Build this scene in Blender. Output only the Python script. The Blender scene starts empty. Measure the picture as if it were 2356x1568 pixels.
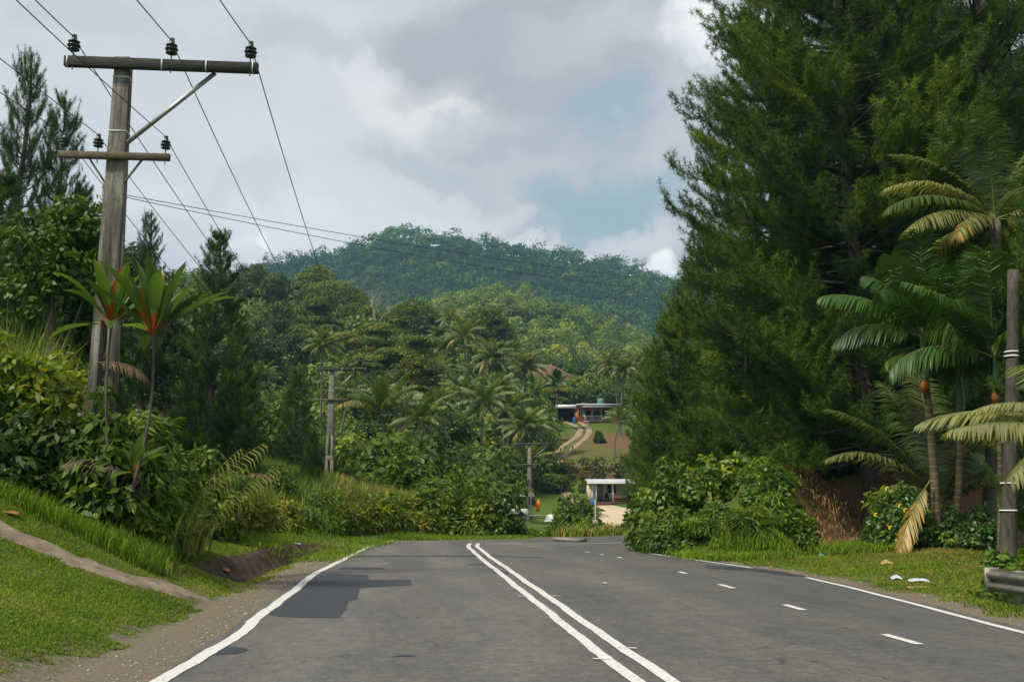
import bpy, math, random
import numpy as np
from mathutils import Vector
C = bpy.context.scene.collection
rng = np.random.default_rng(7)
random.seed(7)
PI = math.pi
# ------------------------------------------------------------------ camera maths (photo pixels in a 2356 x 1568 frame)
FL = 2290.0; CXP = 1178.0; CYP = 784.0; HC = 1.5
PITCH = math.atan(365 / FL); YAW = math.radians(5.786)
Fv = np.array([math.sin(YAW), math.cos(YAW)]); Rv = np.array([math.cos(YAW), -math.sin(YAW)])
def ray(u, v):
    x = u - CXP; y = CYP - v
    fh = FL * math.cos(PITCH) - y * math.sin(PITCH); up = FL * math.sin(PITCH) + y * math.cos(PITCH)
    return x / fh, up / fh
def P(u, v, d):
    a, b = ray(u, v)
    w = d * (Fv + Rv * a)
    return np.array([w[0], w[1], HC + d * b])
def G(u, v, z=0.0):
    a, b = ray(u, v)
    return P(u, v, (z - HC) / b)
def zt(v, d): return HC + d * ray(CXP, v)[1]
def mpp(d): return d / 2319.0          # metres per photo pixel
# ------------------------------------------------------------------ mesh builder
def nrm(a): return a / np.maximum(np.linalg.norm(a, axis=-1, keepdims=True), 1e-9)
class MB:
    def __init__(s): s.v = []; s.f = {3: [], 4: []}; s.n = 0; s.t = []; s.ng = []; s.m = {3: [], 4: []}; s.ngm = []
    def add(s, v, f, tint=0.5, mi=0):
        v = np.asarray(v, float).reshape(-1, 3); f = np.asarray(f, np.int64)
        s.v.append(v); s.f[f.shape[1]].append(f + s.n); s.m[f.shape[1]].append(np.full(len(f), mi))
        t = np.asarray(tint, float); s.t.append(np.full(len(v), float(t)) if t.ndim == 0 else t)
        s.n += len(v)
    def box(s, c, size, rz=0.0, tint=.5, mi=0, taper=1.0):
        x, y, z = [k / 2 for k in size]
        p = np.array([[-x, -y, -z], [x, -y, -z], [x, y, -z], [-x, y, -z], [-x, -y, z], [x, -y, z], [x, y, z], [-x, y, z]])
        p[4:, :2] *= taper
        cs, sn = math.cos(rz), math.sin(rz)
        q = np.stack([p[:, 0] * cs - p[:, 1] * sn, p[:, 0] * sn + p[:, 1] * cs, p[:, 2]], 1) + np.array(c)
        s.add(q, [[0, 3, 2, 1], [4, 5, 6, 7], [0, 1, 5, 4], [1, 2, 6, 5], [2, 3, 7, 6], [3, 0, 4, 7]], tint, mi)
    def bar(s, a, b, w, h, mi=0, up=(0, 0, 1)):
        a = np.array(a, float); b = np.array(b, float); d = nrm(b - a); upv = np.array(up, float)
        r = nrm(np.cross(d, upv)); u = np.cross(r, d)
        q = []
        for p in (a, b):
            for i, j in ((-1, -1), (1, -1), (1, 1), (-1, 1)): q.append(p + r * i * w / 2 + u * j * h / 2)
        s.add(q, [[0, 1, 2, 3], [7, 6, 5, 4], [0, 4, 5, 1], [1, 5, 6, 2], [2, 6, 7, 3], [3, 7, 4, 0]], .5, mi)
    def tube(s, pts, rad, seg=8, tint=.5, cap=True, mi=0):
        pts = np.asarray(pts, float); n = len(pts); rad = np.broadcast_to(np.asarray(rad, float), (n,))
        tg = nrm(np.gradient(pts, axis=0))
        ref = np.array([0, 0, 1.0]) if abs(tg[:, 2]).mean() < .8 else np.array([1.0, 0, 0])
        r = nrm(np.cross(tg, ref)); u = np.cross(r, tg)
        an = np.arange(seg) * 2 * PI / seg
        q = pts[:, None] + rad[:, None, None] * (r[:, None] * np.cos(an)[None, :, None] + u[:, None] * np.sin(an)[None, :, None])
        i = np.arange(n - 1)[:, None] * seg; j = np.arange(seg)[None]; j2 = (j + 1) % seg
        f = np.stack([i + j, i + j2, i + seg + j2, i + seg + j], -1).reshape(-1, 4)
        base = s.n
        s.add(q.reshape(-1, 3), f, tint, mi)
        if cap:
            for k, off in ((0, 0), (n - 1, (n - 1) * seg)):
                c0 = s.n
                s.add(pts[k:k + 1], np.zeros((0, 3), int), tint)
                jj = np.arange(seg)
                s.f[3].append(np.stack([np.full(seg, c0), base + off + jj, base + off + (jj + 1) % seg], 1)); s.m[3].append(np.full(seg, mi))
    def lathe(s, c, prof, seg=14, mi=0, tint=.5):
        prof = np.array(prof, float); s.tube(np.stack([np.full(len(prof), c[0]), np.full(len(prof), c[1]), c[2] + prof[:, 1]], 1) + np.arange(len(prof))[:, None] * [0, 0, 1e-6], np.maximum(prof[:, 0], 1e-4), seg, tint, True, mi)
    def mesh(s, name, smooth=False):
        me = bpy.data.meshes.new(name)
        V = np.concatenate(s.v) if s.v else np.zeros((0, 3))
        F3 = np.concatenate(s.f[3]) if s.f[3] else np.zeros((0, 3), int)
        F4 = np.concatenate(s.f[4]) if s.f[4] else np.zeros((0, 4), int)
        M = np.concatenate((s.m[3] or [np.zeros(0)]) + (s.m[4] or [np.zeros(0)])).astype(np.int32)
        me.vertices.add(len(V)); me.vertices.foreach_set('co', V.astype(np.float32).ravel())
        L = np.concatenate([F3.ravel(), F4.ravel()]).astype(np.int32)
        me.loops.add(len(L)); me.loops.foreach_set('vertex_index', L)
        nf = len(F3) + len(F4); me.polygons.add(nf)
        tot = np.concatenate([np.full(len(F3), 3), np.full(len(F4), 4)]).astype(np.int32)
        st = np.concatenate([[0], np.cumsum(tot)[:-1]]).astype(np.int32) if nf else np.zeros(0, np.int32)
        me.polygons.foreach_set('loop_start', st); me.polygons.foreach_set('loop_total', tot)
        me.polygons.foreach_set('material_index', M)
        if smooth: me.polygons.foreach_set('use_smooth', np.ones(nf, bool))
        at = me.attributes.new('tint', 'FLOAT', 'POINT'); at.data.foreach_set('value', np.concatenate(s.t).astype(np.float32) if s.t else [])
        me.update(calc_edges=True)
        return me
def link(name, me, mats=None, parent=None, kind=None, color=None, loc=None):
    o = bpy.data.objects.new(name, me); C.objects.link(o)
    if mats is not None and me is not None and len(me.materials) == 0:
        for m in (mats if isinstance(mats, (list, tuple)) else [mats]): me.materials.append(m)
    if parent is not None: o.parent = parent
    if kind: o['kind'] = kind
    if color is not None: o.color = (*color, 1)
    if loc is not None: o.location = loc
    return o
def obj(name, mb, mats, parent=None, smooth=False, **k): return link(name, mb.mesh(name, smooth), mats, parent, **k)
def thing(name, label, cat, loc=(0, 0, 0), rz=0, group=None):
    o = bpy.data.objects.new(name, None); C.objects.link(o); o.location = loc; o.rotation_euler = (0, 0, rz)
    o.empty_display_size = .2
    tag(o, label, cat, group); return o
def tag(o, label, cat, group=None, kind=None):
    o['label'] = label; o['category'] = cat
    if group: o['group'] = group
    if kind: o['kind'] = kind
    return o
# ------------------------------------------------------------------ materials
def newmat(name):
    m = bpy.data.materials.new(name); m.use_nodes = True; nt = m.node_tree; nt.nodes.clear()
    return m, nt, nt.nodes.new, nt.links.new
def ramp(nt, fac, stops):
    r = nt.nodes.new('ShaderNodeValToRGB'); e = r.color_ramp.elements
    while len(e) < len(stops): e.new(.5)
    for k, (p, c) in enumerate(stops): e[k].position = p; e[k].color = (*c, 1) if len(c) == 3 else c
    nt.links.new(fac, r.inputs[0]); return r.outputs[0]
def noise(nt, vec, scale, detail=4, rough=.6, dist=0):
    n = nt.nodes.new('ShaderNodeTexNoise'); n.inputs['Scale'].default_value = scale; n.inputs['Detail'].default_value = detail
    n.inputs['Roughness'].default_value = rough; n.inputs['Distortion'].default_value = dist
    if vec is not None: nt.links.new(vec, n.inputs['Vector'])
    return n.outputs['Fac']
def mixc(nt, fac, a, b, mode='MIX'):
    n = nt.nodes.new('ShaderNodeMix'); n.data_type = 'RGBA'; n.blend_type = mode
    if isinstance(fac, (int, float)): n.inputs[0].default_value = fac
    else: nt.links.new(fac, n.inputs[0])
    for k, x in ((6, a), (7, b)):
        if isinstance(x, tuple): n.inputs[k].default_value = (*x, 1)
        else: nt.links.new(x, n.inputs[k])
    return n.outputs[2]
def mth(nt, op, a, b=None, c=None, clamp=False):
    n = nt.nodes.new('ShaderNodeMath'); n.operation = op; n.use_clamp = clamp
    for k, x in enumerate((a, b, c)):
        if x is None: continue
        if isinstance(x, (int, float)): n.inputs[k].default_value = x
        else: nt.links.new(x, n.inputs[k])
    return n.outputs[0]
def vscale(nt, vec, s):
    n = nt.nodes.new('ShaderNodeMapping'); n.inputs['Scale'].default_value = s; nt.links.new(vec, n.inputs[0]); return n.outputs[0]
def principled(nt, col, rough=.7, spec=.3, bump=None, bd=.02, metal=0):
    p = nt.nodes.new('ShaderNodeBsdfPrincipled')
    if isinstance(col, tuple): p.inputs['Base Color'].default_value = (*col, 1)
    else: nt.links.new(col, p.inputs['Base Color'])
    if isinstance(rough, (int, float)): p.inputs['Roughness'].default_value = rough
    else: nt.links.new(rough, p.inputs['Roughness'])
    p.inputs['Specular IOR Level'].default_value = spec; p.inputs['Metallic'].default_value = metal
    if bump is not None:
        b = nt.nodes.new('ShaderNodeBump'); b.inputs['Strength'].default_value = .8; b.inputs['Distance'].default_value = bd
        nt.links.new(bump, b.inputs['Height']); nt.links.new(b.outputs[0], p.inputs['Normal'])
    return p.outputs[0]
def out(nt, sh):
    o = nt.nodes.new('ShaderNodeOutputMaterial'); nt.links.new(sh, o.inputs[0])
def coords(nt, kind='Object'):
    return nt.nodes.new('ShaderNodeTexCoord').outputs[kind]
def leafmat(name, a, b, c, trans=.25, rough=.5, spec=.35, extra=None, patchy=0):
    m, nt, N, L = newmat(name)
    at = N('ShaderNodeAttribute'); at.attribute_name = 'tint'
    co = ramp(nt, at.outputs['Fac'], [(0, a), (.55, b), (1, c)])
    if extra is not None: co = mixc(nt, mth(nt, 'GREATER_THAN', at.outputs['Fac'], 1.5), co, extra)
    g = N('ShaderNodeNewGeometry')
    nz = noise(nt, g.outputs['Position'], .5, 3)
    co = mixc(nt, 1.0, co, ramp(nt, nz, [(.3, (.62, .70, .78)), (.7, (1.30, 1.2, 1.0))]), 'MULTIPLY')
    if patchy: co = mixc(nt, 1.0, co, ramp(nt, noise(nt, g.outputs['Position'], .011, 4, .6, .5), [(.38, (.55, .72, .95)), (.5, (.9, .95, 1.0)), (.64, (1.7, 1.5, .9))]), 'MULTIPLY')  # species patches, with sunlit and dark blue-green tones put into the leaf colour
    oi = N('ShaderNodeObjectInfo'); co = mixc(nt, 1.0, co, oi.outputs['Color'], 'MULTIPLY'); co = mixc(nt, 1.0, co, (1.22, .98, .85), 'MULTIPLY')
    p = principled(nt, co, rough, spec)
    t = N('ShaderNodeBsdfTranslucent'); L(mixc(nt, 1.0, co, (1.3, 1.4, .6), 'MULTIPLY'), t.inputs[0])
    mx = N('ShaderNodeMixShader'); mx.inputs[0].default_value = trans; L(p, mx.inputs[1]); L(t.outputs[0], mx.inputs[2])
    out(nt, mx.outputs[0]); return m
def simple(name, col, rough=.7, spec=.3, var=.25, scale=4, metal=0, bump=0, vec='Object', stretch=(1, 1, 1)):
    m, nt, N, L = newmat(name)
    v = vscale(nt, coords(nt, vec), stretch); nz = noise(nt, v, scale, 6, .65)
    lo = tuple(x * (1 - var) for x in col); hi = tuple(min(1, x * (1 + var)) for x in col)
    co = ramp(nt, nz, [(.3, lo), (.7, hi)])
    out(nt, principled(nt, co, rough, spec, nz if bump else None, bump or .02, metal)); return m
def bark(name, a, b, scale=3, stretch=(3, 3, .6)):
    m, nt, N, L = newmat(name)
    v = vscale(nt, coords(nt), stretch); nz = noise(nt, v, scale, 8, .7, .5)
    nz2 = noise(nt, coords(nt), 1.1, 3)
    co = mixc(nt, ramp(nt, nz2, [(.35, (0, 0, 0)), (.65, (1, 1, 1))]), ramp(nt, nz, [(.3, a), (.7, b)]), ramp(nt, nz, [(.3, tuple(x * .6 for x in a)), (.75, tuple(x * .75 for x in b))]))
    out(nt, principled(nt, co, .9, .15, nz, .03)); return m
M = {}
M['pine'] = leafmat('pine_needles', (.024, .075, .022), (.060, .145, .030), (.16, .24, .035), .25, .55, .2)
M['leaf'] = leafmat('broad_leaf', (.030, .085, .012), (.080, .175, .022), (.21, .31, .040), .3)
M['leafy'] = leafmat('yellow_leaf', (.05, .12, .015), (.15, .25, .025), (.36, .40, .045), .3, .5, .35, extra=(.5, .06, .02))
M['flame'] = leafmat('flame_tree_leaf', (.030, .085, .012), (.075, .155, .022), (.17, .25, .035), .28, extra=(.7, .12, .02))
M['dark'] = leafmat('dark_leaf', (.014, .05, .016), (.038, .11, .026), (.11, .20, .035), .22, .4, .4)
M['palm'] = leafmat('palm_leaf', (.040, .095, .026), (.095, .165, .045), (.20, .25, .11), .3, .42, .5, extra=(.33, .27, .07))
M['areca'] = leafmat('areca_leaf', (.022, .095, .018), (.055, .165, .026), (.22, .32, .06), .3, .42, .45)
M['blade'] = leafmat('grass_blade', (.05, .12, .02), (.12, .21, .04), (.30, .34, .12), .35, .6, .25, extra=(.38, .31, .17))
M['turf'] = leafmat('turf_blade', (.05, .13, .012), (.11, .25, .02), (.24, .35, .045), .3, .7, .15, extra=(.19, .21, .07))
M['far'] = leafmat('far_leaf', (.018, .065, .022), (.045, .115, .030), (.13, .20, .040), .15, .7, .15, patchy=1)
M['dead'] = leafmat('dead_leaf', (.045, .042, .032), (.105, .095, .072), (.20, .18, .14), .15, .8, .15)
M['pinebark'] = bark('pine_bark', (.045, .038, .036), (.15, .125, .115))
M['bark'] = bark('grey_bark', (.07, .06, .045), (.20, .18, .15))
M['palebark'] = bark('pale_bark', (.20, .18, .15), (.42, .39, .33))
M['palmbark'] = bark('palm_bark', (.09, .08, .06), (.24, .22, .18), 6, (.5, .5, 5))
# ------------------------------------------------------------------ terrain
LE = np.array([(-2.1, -60), (-2.05, 0), (-2.0, 12), (-1.97, 20), (-1.75, 26), (-1.35, 31), (-.75, 35), (.2, 37.3), (2, 38.6), (5, 39.6), (7.8, 41.2), (11, 45.5), (15.5, 54), (26, 75), (52, 120)], float)
RE = np.array([(6.9, -60), (6.9, 5), (7.05, 11), (7.45, 15), (7.75, 19), (7.6, 22.7), (6.95, 28), (7.05, 29.3), (7.6, 30.8), (9.0, 33.4), (11.4, 37.2), (15.5, 44.5), (22, 56), (32, 76), (58, 118)], float)
def resample(pl, step=.5):
    pl = np.asarray(pl, float); d = np.r_[0, np.cumsum(np.linalg.norm(np.diff(pl, axis=0), axis=1))]
    n = max(2, int(d[-1] / step) + 1); s = np.linspace(0, d[-1], n)
    return np.stack([np.interp(s, d, pl[:, k]) for k in range(pl.shape[1])], 1)
def smoothpl(pl, step=.5, it=3):
    q = resample(pl, step)
    for _ in range(it): q[1:-1] = (q[:-2] + q[1:-1] * 2 + q[2:]) / 4
    return q
LEs = smoothpl(LE, .6, 4); REs = smoothpl(RE, .6, 3)
POLY = np.vstack([LEs, REs[::-1]])
def segdist(x, y, pl):
    best = np.full(x.shape, 1e9)
    for a, b in zip(pl[:-1], pl[1:]):
        d = b - a; t = np.clip(((x - a[0]) * d[0] + (y - a[1]) * d[1]) / (d @ d), 0, 1)
        best = np.minimum(best, np.hypot(x - a[0] - t * d[0], y - a[1] - t * d[1]))
    return best
def inside(x, y):
    r = np.zeros(x.shape, bool); n = len(POLY)
    for i in range(n):
        x1, y1 = POLY[i]; x2, y2 = POLY[(i + 1) % n]
        if y1 == y2: continue
        c = ((y1 > y) != (y2 > y)) & (x < (x2 - x1) * (y - y1) / (y2 - y1) + x1)
        r ^= c
    return r
def ss(a, b, x):
    t = np.clip((x - a) / (b - a), 0, 1); return t * t * (3 - 2 * t)
CP = []
def cp(u, d, v=None, z=None): CP.append((math.atan((u - CXP) / 2319.0), math.log(d), zt(v, d) if z is None else z))
# far control points: (photo column, distance, row the bare ground has there or height)
for u, d, z in [(1250, 45, -.3), (1420, 45, -.3), (1250, 60, -.9), (1420, 62, -.6), (1240, 100, -1.3), (1180, 100, -.5), (1380, 85, -.3),
                (1000, 45, .2), (1000, 60, .8), (850, 45, .8), (850, 60, 1.8), (757, 66, 2.35), (600, 45, 2.2), (600, 66, 3.6), (400, 45, 3.4), (300, 40, 3.4),
                (100, 40, 4.5), (-300, 40, 5), (400, 80, 6), (100, 80, 9), (-300, 80, 10), (-900, 60, 8), (1550, 60, 1.0), (1700, 60, 2.2), (1900, 60, 3.2), (2200, 60, 3.6), (2600, 60, 4), (3200, 60, 4)]: cp(u, d, z=z)
for u, d, v in [(1330, 108, 1163), (1400, 108, 1161), (1500, 108, 1158), (1400, 114, 1128), (1320, 118, 1110), (1400, 124, 1092), (1330, 132, 1068), (1430, 132, 1068), (1280, 145, 1050),
                (1380, 150, 1022), (1300, 160, 1003), (1345, 165, 990), (1450, 165, 1000), (1290, 175, 968), (1400, 175, 968), (1360, 185, 962), (1500, 175, 985),
                (1230, 130, 1075), (1180, 150, 1040), (1230, 170, 985), (1560, 130, 1060), (1700, 150, 1040), (2100, 130, 1050), (2500, 130, 1000),
                (1300, 215, 925), (1400, 215, 925), (1270, 245, 838), (1330, 245, 868), (1400, 245, 880), (1500, 245, 880), (1150, 245, 850), (1280, 300, 870), (1450, 300, 890),
                (1000, 100, 1070), (850, 100, 1060), (700, 100, 1050), (550, 100, 1020), (1000, 150, 955), (850, 150, 925), (700, 150, 900), (500, 150, 880), (1100, 150, 985),
                (1100, 200, 872), (950, 200, 842), (800, 200, 815), (650, 200, 790), (450, 200, 780), (200, 200, 760), (-300, 200, 700),
                (1120, 250, 838), (950, 260, 805), (800, 270, 745), (650, 270, 702), (500, 270, 690), (200, 270, 640), (-300, 270, 600),
                (950, 360, 815), (800, 360, 790), (600, 360, 750), (1150, 380, 830), (300, 360, 760),
                (840, 460, 765), (1020, 470, 735), (1020, 510, 712), (1130, 510, 674), (1250, 510, 705), (1350, 510, 752), (1500, 510, 808), (1600, 500, 850), (1250, 400, 820), (1400, 400, 850), (1550, 400, 880), (650, 480, 760), (1130, 450, 745),
                (1130, 620, 800), (900, 620, 790), (1350, 620, 830), (1550, 620, 850), (600, 620, 770), (1900, 500, 900), (1900, 800, 860), (2400, 400, 900), (3000, 400, 900), (2400, 1000, 800),
                (300, 950, 680), (450, 960, 668), (560, 980, 636), (650, 1000, 622), (760, 1000, 616), (830, 1000, 590), (870, 1000, 562), (920, 1000, 551), (985, 1000, 572), (1045, 1000, 569), (1110, 1000, 592), (1200, 1000, 597), (1300, 1000, 609), (1400, 1000, 628),
                (1500, 1000, 645), (1600, 1000, 685), (1750, 1000, 740), (2000, 1000, 800), (900, 800, 680), (1100, 800, 690), (1300, 800, 710), (1500, 800, 750), (700, 800, 700), (500, 800, 730), (250, 800, 720)]: cp(u, d, v=v)
for u in (200, 600, 900, 1200, 1500, 2000): cp(u, 1250, z=90); cp(u, 1600, z=40)
for az in (-2.6, -2.0, -1.4, -1.0, 1.0, 1.4, 2.0, 2.6, 3.1):
    for d, z in ((60, 4 if az < 0 else 2), (200, 15), (600, 60), (1500, 90)): CP.append((az, math.log(d), z))
CPA = np.array(CP)
_X = CPA[:, :2] * [2.2, 1.0]
_D = np.linalg.norm(_X[:, None] - _X[None], axis=-1)
_A = np.block([[_D, np.ones((len(_X), 1))], [np.ones((1, len(_X))), np.zeros((1, 1))]])
_W = np.linalg.solve(_A + np.diag([1e-4] * len(_X) + [0]), np.r_[CPA[:, 2] / np.exp(CPA[:, 1]) * 100, 0])
def farz(x, y):
    f = x * Fv[0] + y * Fv[1]; r = x * Rv[0] + y * Rv[1]; az = np.arctan2(r, f)
    d = np.where(np.abs(az) < 1.0, np.maximum(f, 1), np.hypot(x, y)); d = np.maximum(d, 20)
    q = np.stack([az * 2.2, np.log(d)], -1).reshape(-1, 2); o = np.empty(len(q))
    for k in range(0, len(q), 20000):
        dd = np.linalg.norm(q[k:k + 20000, None] - _X[None], axis=-1); o[k:k + 20000] = dd @ _W[:-1] + _W[-1]
    return o.reshape(x.shape) * d / 100
def hnoise(x, y, s):
    return (np.sin(x * s + 1.3 * np.sin(y * s * .7)) * np.cos(y * s * 1.1 + .8 * np.sin(x * s * .6)) + .5 * np.sin(x * s * 2.3 + y * s * 1.7) * np.cos(y * s * 2.9 - x * s * .4))
def polyin(x, y, PL):
    r = np.zeros(x.shape, bool); n = len(PL)
    for i in range(n):
        x1, y1 = PL[i]; x2, y2 = PL[(i + 1) % n]
        if y1 == y2: continue
        r ^= ((y1 > y) != (y2 > y)) & (x < (x2 - x1) * (y - y1) / (y2 - y1) + x1)
    return r
MOUND = smoothpl(np.array([(7.6, 29.6), (7.45, 28.4), (7.6, 26.9), (8.3, 25.7), (9.3, 25.0), (10.4, 26.3), (12.0, 29.2), (13.6, 31.2), (16, 33), (22, 34.5), (30, 40), (30, 62), (24, 58), (16.8, 44.5), (12.6, 37.4), (10.0, 33.6), (8.4, 31.0), (7.6, 29.6)], float), .6, 2)[:-1]
def nearz(x, y, ins, el, er):
    left = el < er
    # left bank with mound, then the drain cut
    s = .30 + .15 * ss(12.5, 16, y)
    mound = np.clip(el - .95, 0, None) * s; mound = np.where(mound > 2.6, 2.6 + (mound - 2.6) * .3, mound)
    dr = -.06 * ss(.2, 1.2, el) - .22 * ss(1.1, 1.35, el) + .55 * ss(1.4, 2.0, el) + .30 * np.clip(el - 2.0, 0, 3.0) + .12 * np.clip(el - 5.0, 0, 10)
    far = .02 * el + .22 * np.clip(el - 1.4, 0, 4) + .06 * np.clip(el - 5.4, 0, 20)
    drf = dr + (far - dr) * ss(29, 34, y)
    zl = mound + (drf - mound) * ss(18.2, 20.4, y + .25 * el)
    # past the bend: ground level, then falling gently to the village
    post = ss(-1, 3, x) * ss(37, 39, y)
    zl = zl * (1 - post) + (-.05 * np.clip(el - .6, 0, 6)) * post
    # right side: verge, then the embankment inside the corner
    zr = .03 * np.clip(er - .8, 0, 6)
    em = np.clip(np.where(polyin(x, y, MOUND), segdist(x, y, MOUND[[*range(len(MOUND)), 0]]), 0) * (.75 + .95 * ss(9.5, 11.8, x)), 0, 2.7)
    em = np.where(em > 1.8, 1.8 + (em - 1.8) * .7, em)
    zr = zr + em
    z = np.where(left, zl, zr)
    z = z + .025 * hnoise(x, y, 1.3) * ss(.6, 2, np.minimum(el, er)) + .05 * hnoise(x, y, .45) * ss(1.5, 4, np.minimum(el, er))
    edge = np.minimum(el, er)
    z = z - .02 * (1 - ss(0, .5, edge))
    return np.where(ins, -.06, z)
def T(x, y, full=False):
    x = np.asarray(x, float); y = np.asarray(y, float); sh = x.shape; x = x.ravel(); y = y.ravel()
    d = np.hypot(x, y); z = np.empty(len(x)); ins = np.zeros(len(x), bool); el = np.full(len(x), 99.); er = np.full(len(x), 99.)
    nr = d < 110
    ins[nr] = inside(x[nr], y[nr]); el[nr] = segdist(x[nr], y[nr], LEs); er[nr] = segdist(x[nr], y[nr], REs)
    fz = farz(x, y); b = ss(38, 54, d + .0)
    nz = nearz(x, y, ins, el, er); nz = np.where(nr, nz, fz)
    z = nz * (1 - b) + fz * b
    e = np.minimum(el, er)
    z = np.where(nr & (d > 36) & ~ins, -.03 * (1 - ss(.0, 6, e)) + z * ss(.0, 6, e), z)
    z = np.where(ins, -.06, z)
    z = z + np.where(d > 150, hnoise(x, y, .05) * np.clip((d - 150) / 400, 0, 1) * 3, 0)
    if full: return z.reshape(sh), ins, el, er
    return z.reshape(sh)
def tz(x, y): return float(T(np.array([x]), np.array([y]))[0])
def build_ground():
    az1 = np.radians(np.arange(-33, 33.01, .28)); azs = np.r_[np.radians(np.arange(-180, -33, 7)), az1, np.radians(np.arange(36, 180, 7))]
    ds = np.r_[np.exp(np.arange(math.log(1.2), math.log(62), .0095)), np.exp(np.arange(math.log(62.6), math.log(1650), .028))]
    A, Dd = np.meshgrid(azs, ds, indexing='ij')
    X = Dd * (np.cos(A) * Fv[0] + np.sin(A) * Rv[0]); Y = Dd * (np.cos(A) * Fv[1] + np.sin(A) * Rv[1])
    Z, ins, el, er = T(X, Y, True)
    na, nd = X.shape
    i = np.arange(na)[:, None]; j = np.arange(nd - 1)[None]; i2 = (i + 1) % na
    f = np.stack([i * nd + j, i * nd + j + 1, i2 * nd + j + 1, i2 * nd + j], -1).reshape(-1, 4)[:, ::-1]
    mb = MB(); x = X.ravel(); y = Y.ravel()
    mb.add(np.stack([x, y, Z.ravel()], 1), f)
    mb.add([[0, 0, -.06]], np.zeros((0, 3), int))
    k = np.arange(na); mb.f[3].append(np.stack([np.full(na, mb.n - 1), ((k + 1) % na) * nd, k * nd], 1)); mb.m[3].append(np.zeros(na))
    me = mb.mesh('ground', True)
    d = np.hypot(x, y); e = np.minimum(el, er)
    gw = np.interp(y, [0, 8, 12, 18, 26, 34, 40], [1.5, 1.3, .8, .9, 1.5, 2.0, .6]); gw = np.where(er < el, np.interp(y, [0, 15, 25], [1.2, .8, .25]), gw)
    gravel = np.clip(1 - (e - gw * .75) / np.where(el < er, .95, .45), 0, 1) * (d < 110)
    dirt = np.zeros_like(x)
    def spot(px, py, r, amt): 
        nonlocal dirt; dirt = np.maximum(dirt, amt * np.clip(1.5 - np.hypot(x - px, y - py) / r, 0, 1))
    for u, v, dd, r, a in [(1840, 1150, 30.2, 1.3, 1.1), (1885, 1190, 31.2, 1.4, 1.1), (1850, 1100, 32.5, 1.5, 1.1), (1930, 1150, 33.5, 1.7, 1.1), (1980, 1200, 34, 1.5, .9), (2210, 1290, 25, 2.0, .75), (2250, 1320, 22, 1.5, .6), (2330, 1200, 34, 5, .9), (1350, 1070, 128, 8, .62), (1430, 1080, 126, 9, .68), (1400, 1020, 150, 20, .5), (1330, 1010, 150, 12, .46), (1300, 1040, 145, 10, .42), (1290, 840, 240, 14, .72), (1330, 865, 240, 10, .72), (1450, 1010, 150, 6, .7), (1500, 1020, 155, 12, .85), (1320, 1228, 50, 2.0, 1), (1410, 1208, 62, 4, .9), (1450, 1215, 58, 3, .8), (1000, 1240, 38, 2, .3), (1280, 1236, 42, 1.2, .7), (885, 655, 700, 18, 1), (860, 690, 230, 8, .9), (1750, 1308, 20.5, 1.2, .7), (1900, 1320, 18.5, 1.5, .45)]:
        p = P(u, v, dd); spot(p[0], p[1], r, a)
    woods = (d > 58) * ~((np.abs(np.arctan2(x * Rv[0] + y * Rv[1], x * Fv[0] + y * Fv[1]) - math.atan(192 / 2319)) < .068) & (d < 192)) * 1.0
    slab = ((el > 1.3) & (el < 2.1) & (y > 17) & (y < 33)).astype(float)
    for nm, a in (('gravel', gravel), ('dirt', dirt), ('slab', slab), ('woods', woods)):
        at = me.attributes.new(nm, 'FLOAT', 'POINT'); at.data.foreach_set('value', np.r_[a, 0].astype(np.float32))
    return me
def attr(nt, nm):
    a = nt.nodes.new('ShaderNodeAttribute'); a.attribute_name = nm; return a.outputs['Fac']
def ground_mat():
    m, nt, N, L = newmat('ground_turf')
    p = N('ShaderNodeNewGeometry').outputs['Position']
    n1 = noise(nt, p, .5, 5); n2 = noise(nt, p, 9, 6, .7); n3 = noise(nt, p, 2.2, 5, .65); n4 = noise(nt, p, 40, 4, .7)
    grass = mixc(nt, n2, ramp(nt, n1, [(.35, (.030, .075, .010)), (.65, (.075, .125, .018))]), ramp(nt, n3, [(.35, (.06, .12, .015)), (.65, (.12, .15, .03))]))
    gr = ramp(nt, n4, [(.25, (.085, .070, .052)), (.5, (.18, .15, .115)), (.8, (.33, .28, .22))])
    gr = mixc(nt, n3, gr, (.17, .14, .10), 'MIX')
    di = ramp(nt, n2, [(.3, (.085, .05, .028)), (.55, (.17, .095, .05)), (.8, (.30, .18, .09))])
    di = mixc(nt, ramp(nt, n1, [(.4, (0, 0, 0)), (.6, (.8, .8, .8))]), di, (.13, .09, .05))
    def brk(a, w=.9):
        x = mth(nt, 'ADD', a, mth(nt, 'MULTIPLY', mth(nt, 'SUBTRACT', n3, .5), w)); x = mth(nt, 'ADD', x, mth(nt, 'MULTIPLY', mth(nt, 'SUBTRACT', n2, .5), w * .9))
        return ramp(nt, x, [(.38, (0, 0, 0)), (.62, (1, 1, 1))])
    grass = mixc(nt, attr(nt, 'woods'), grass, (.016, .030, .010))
    c = mixc(nt, brk(attr(nt, 'gravel'), 1.7), grass, gr)
    c = mixc(nt, brk(attr(nt, 'dirt')), c, di)
    sl = ramp(nt, noise(nt, vscale(nt, p, (1.2, 2.2, 3)), 1.6, 6, .7), [(.35, (.035, .028, .020)), (.52, (.085, .062, .042)), (.72, (.20, .13, .08))])
    c = mixc(nt, attr(nt, 'slab'), c, sl)
    c = mixc(nt, .8, c, ramp(nt, noise(nt, p, 16, 8, .85), [(.32, (.45, .45, .45)), (.5, (1, 1, 1)), (.68, (1.7, 1.65, 1.5))]), 'MULTIPLY')
    out(nt, principled(nt, c, .95, .12, mth(nt, 'ADD', n2, n4), .03)); return m
M['ground'] = ground_mat()
ground = link('ground', build_ground(), M['ground'], kind='structure')
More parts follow.
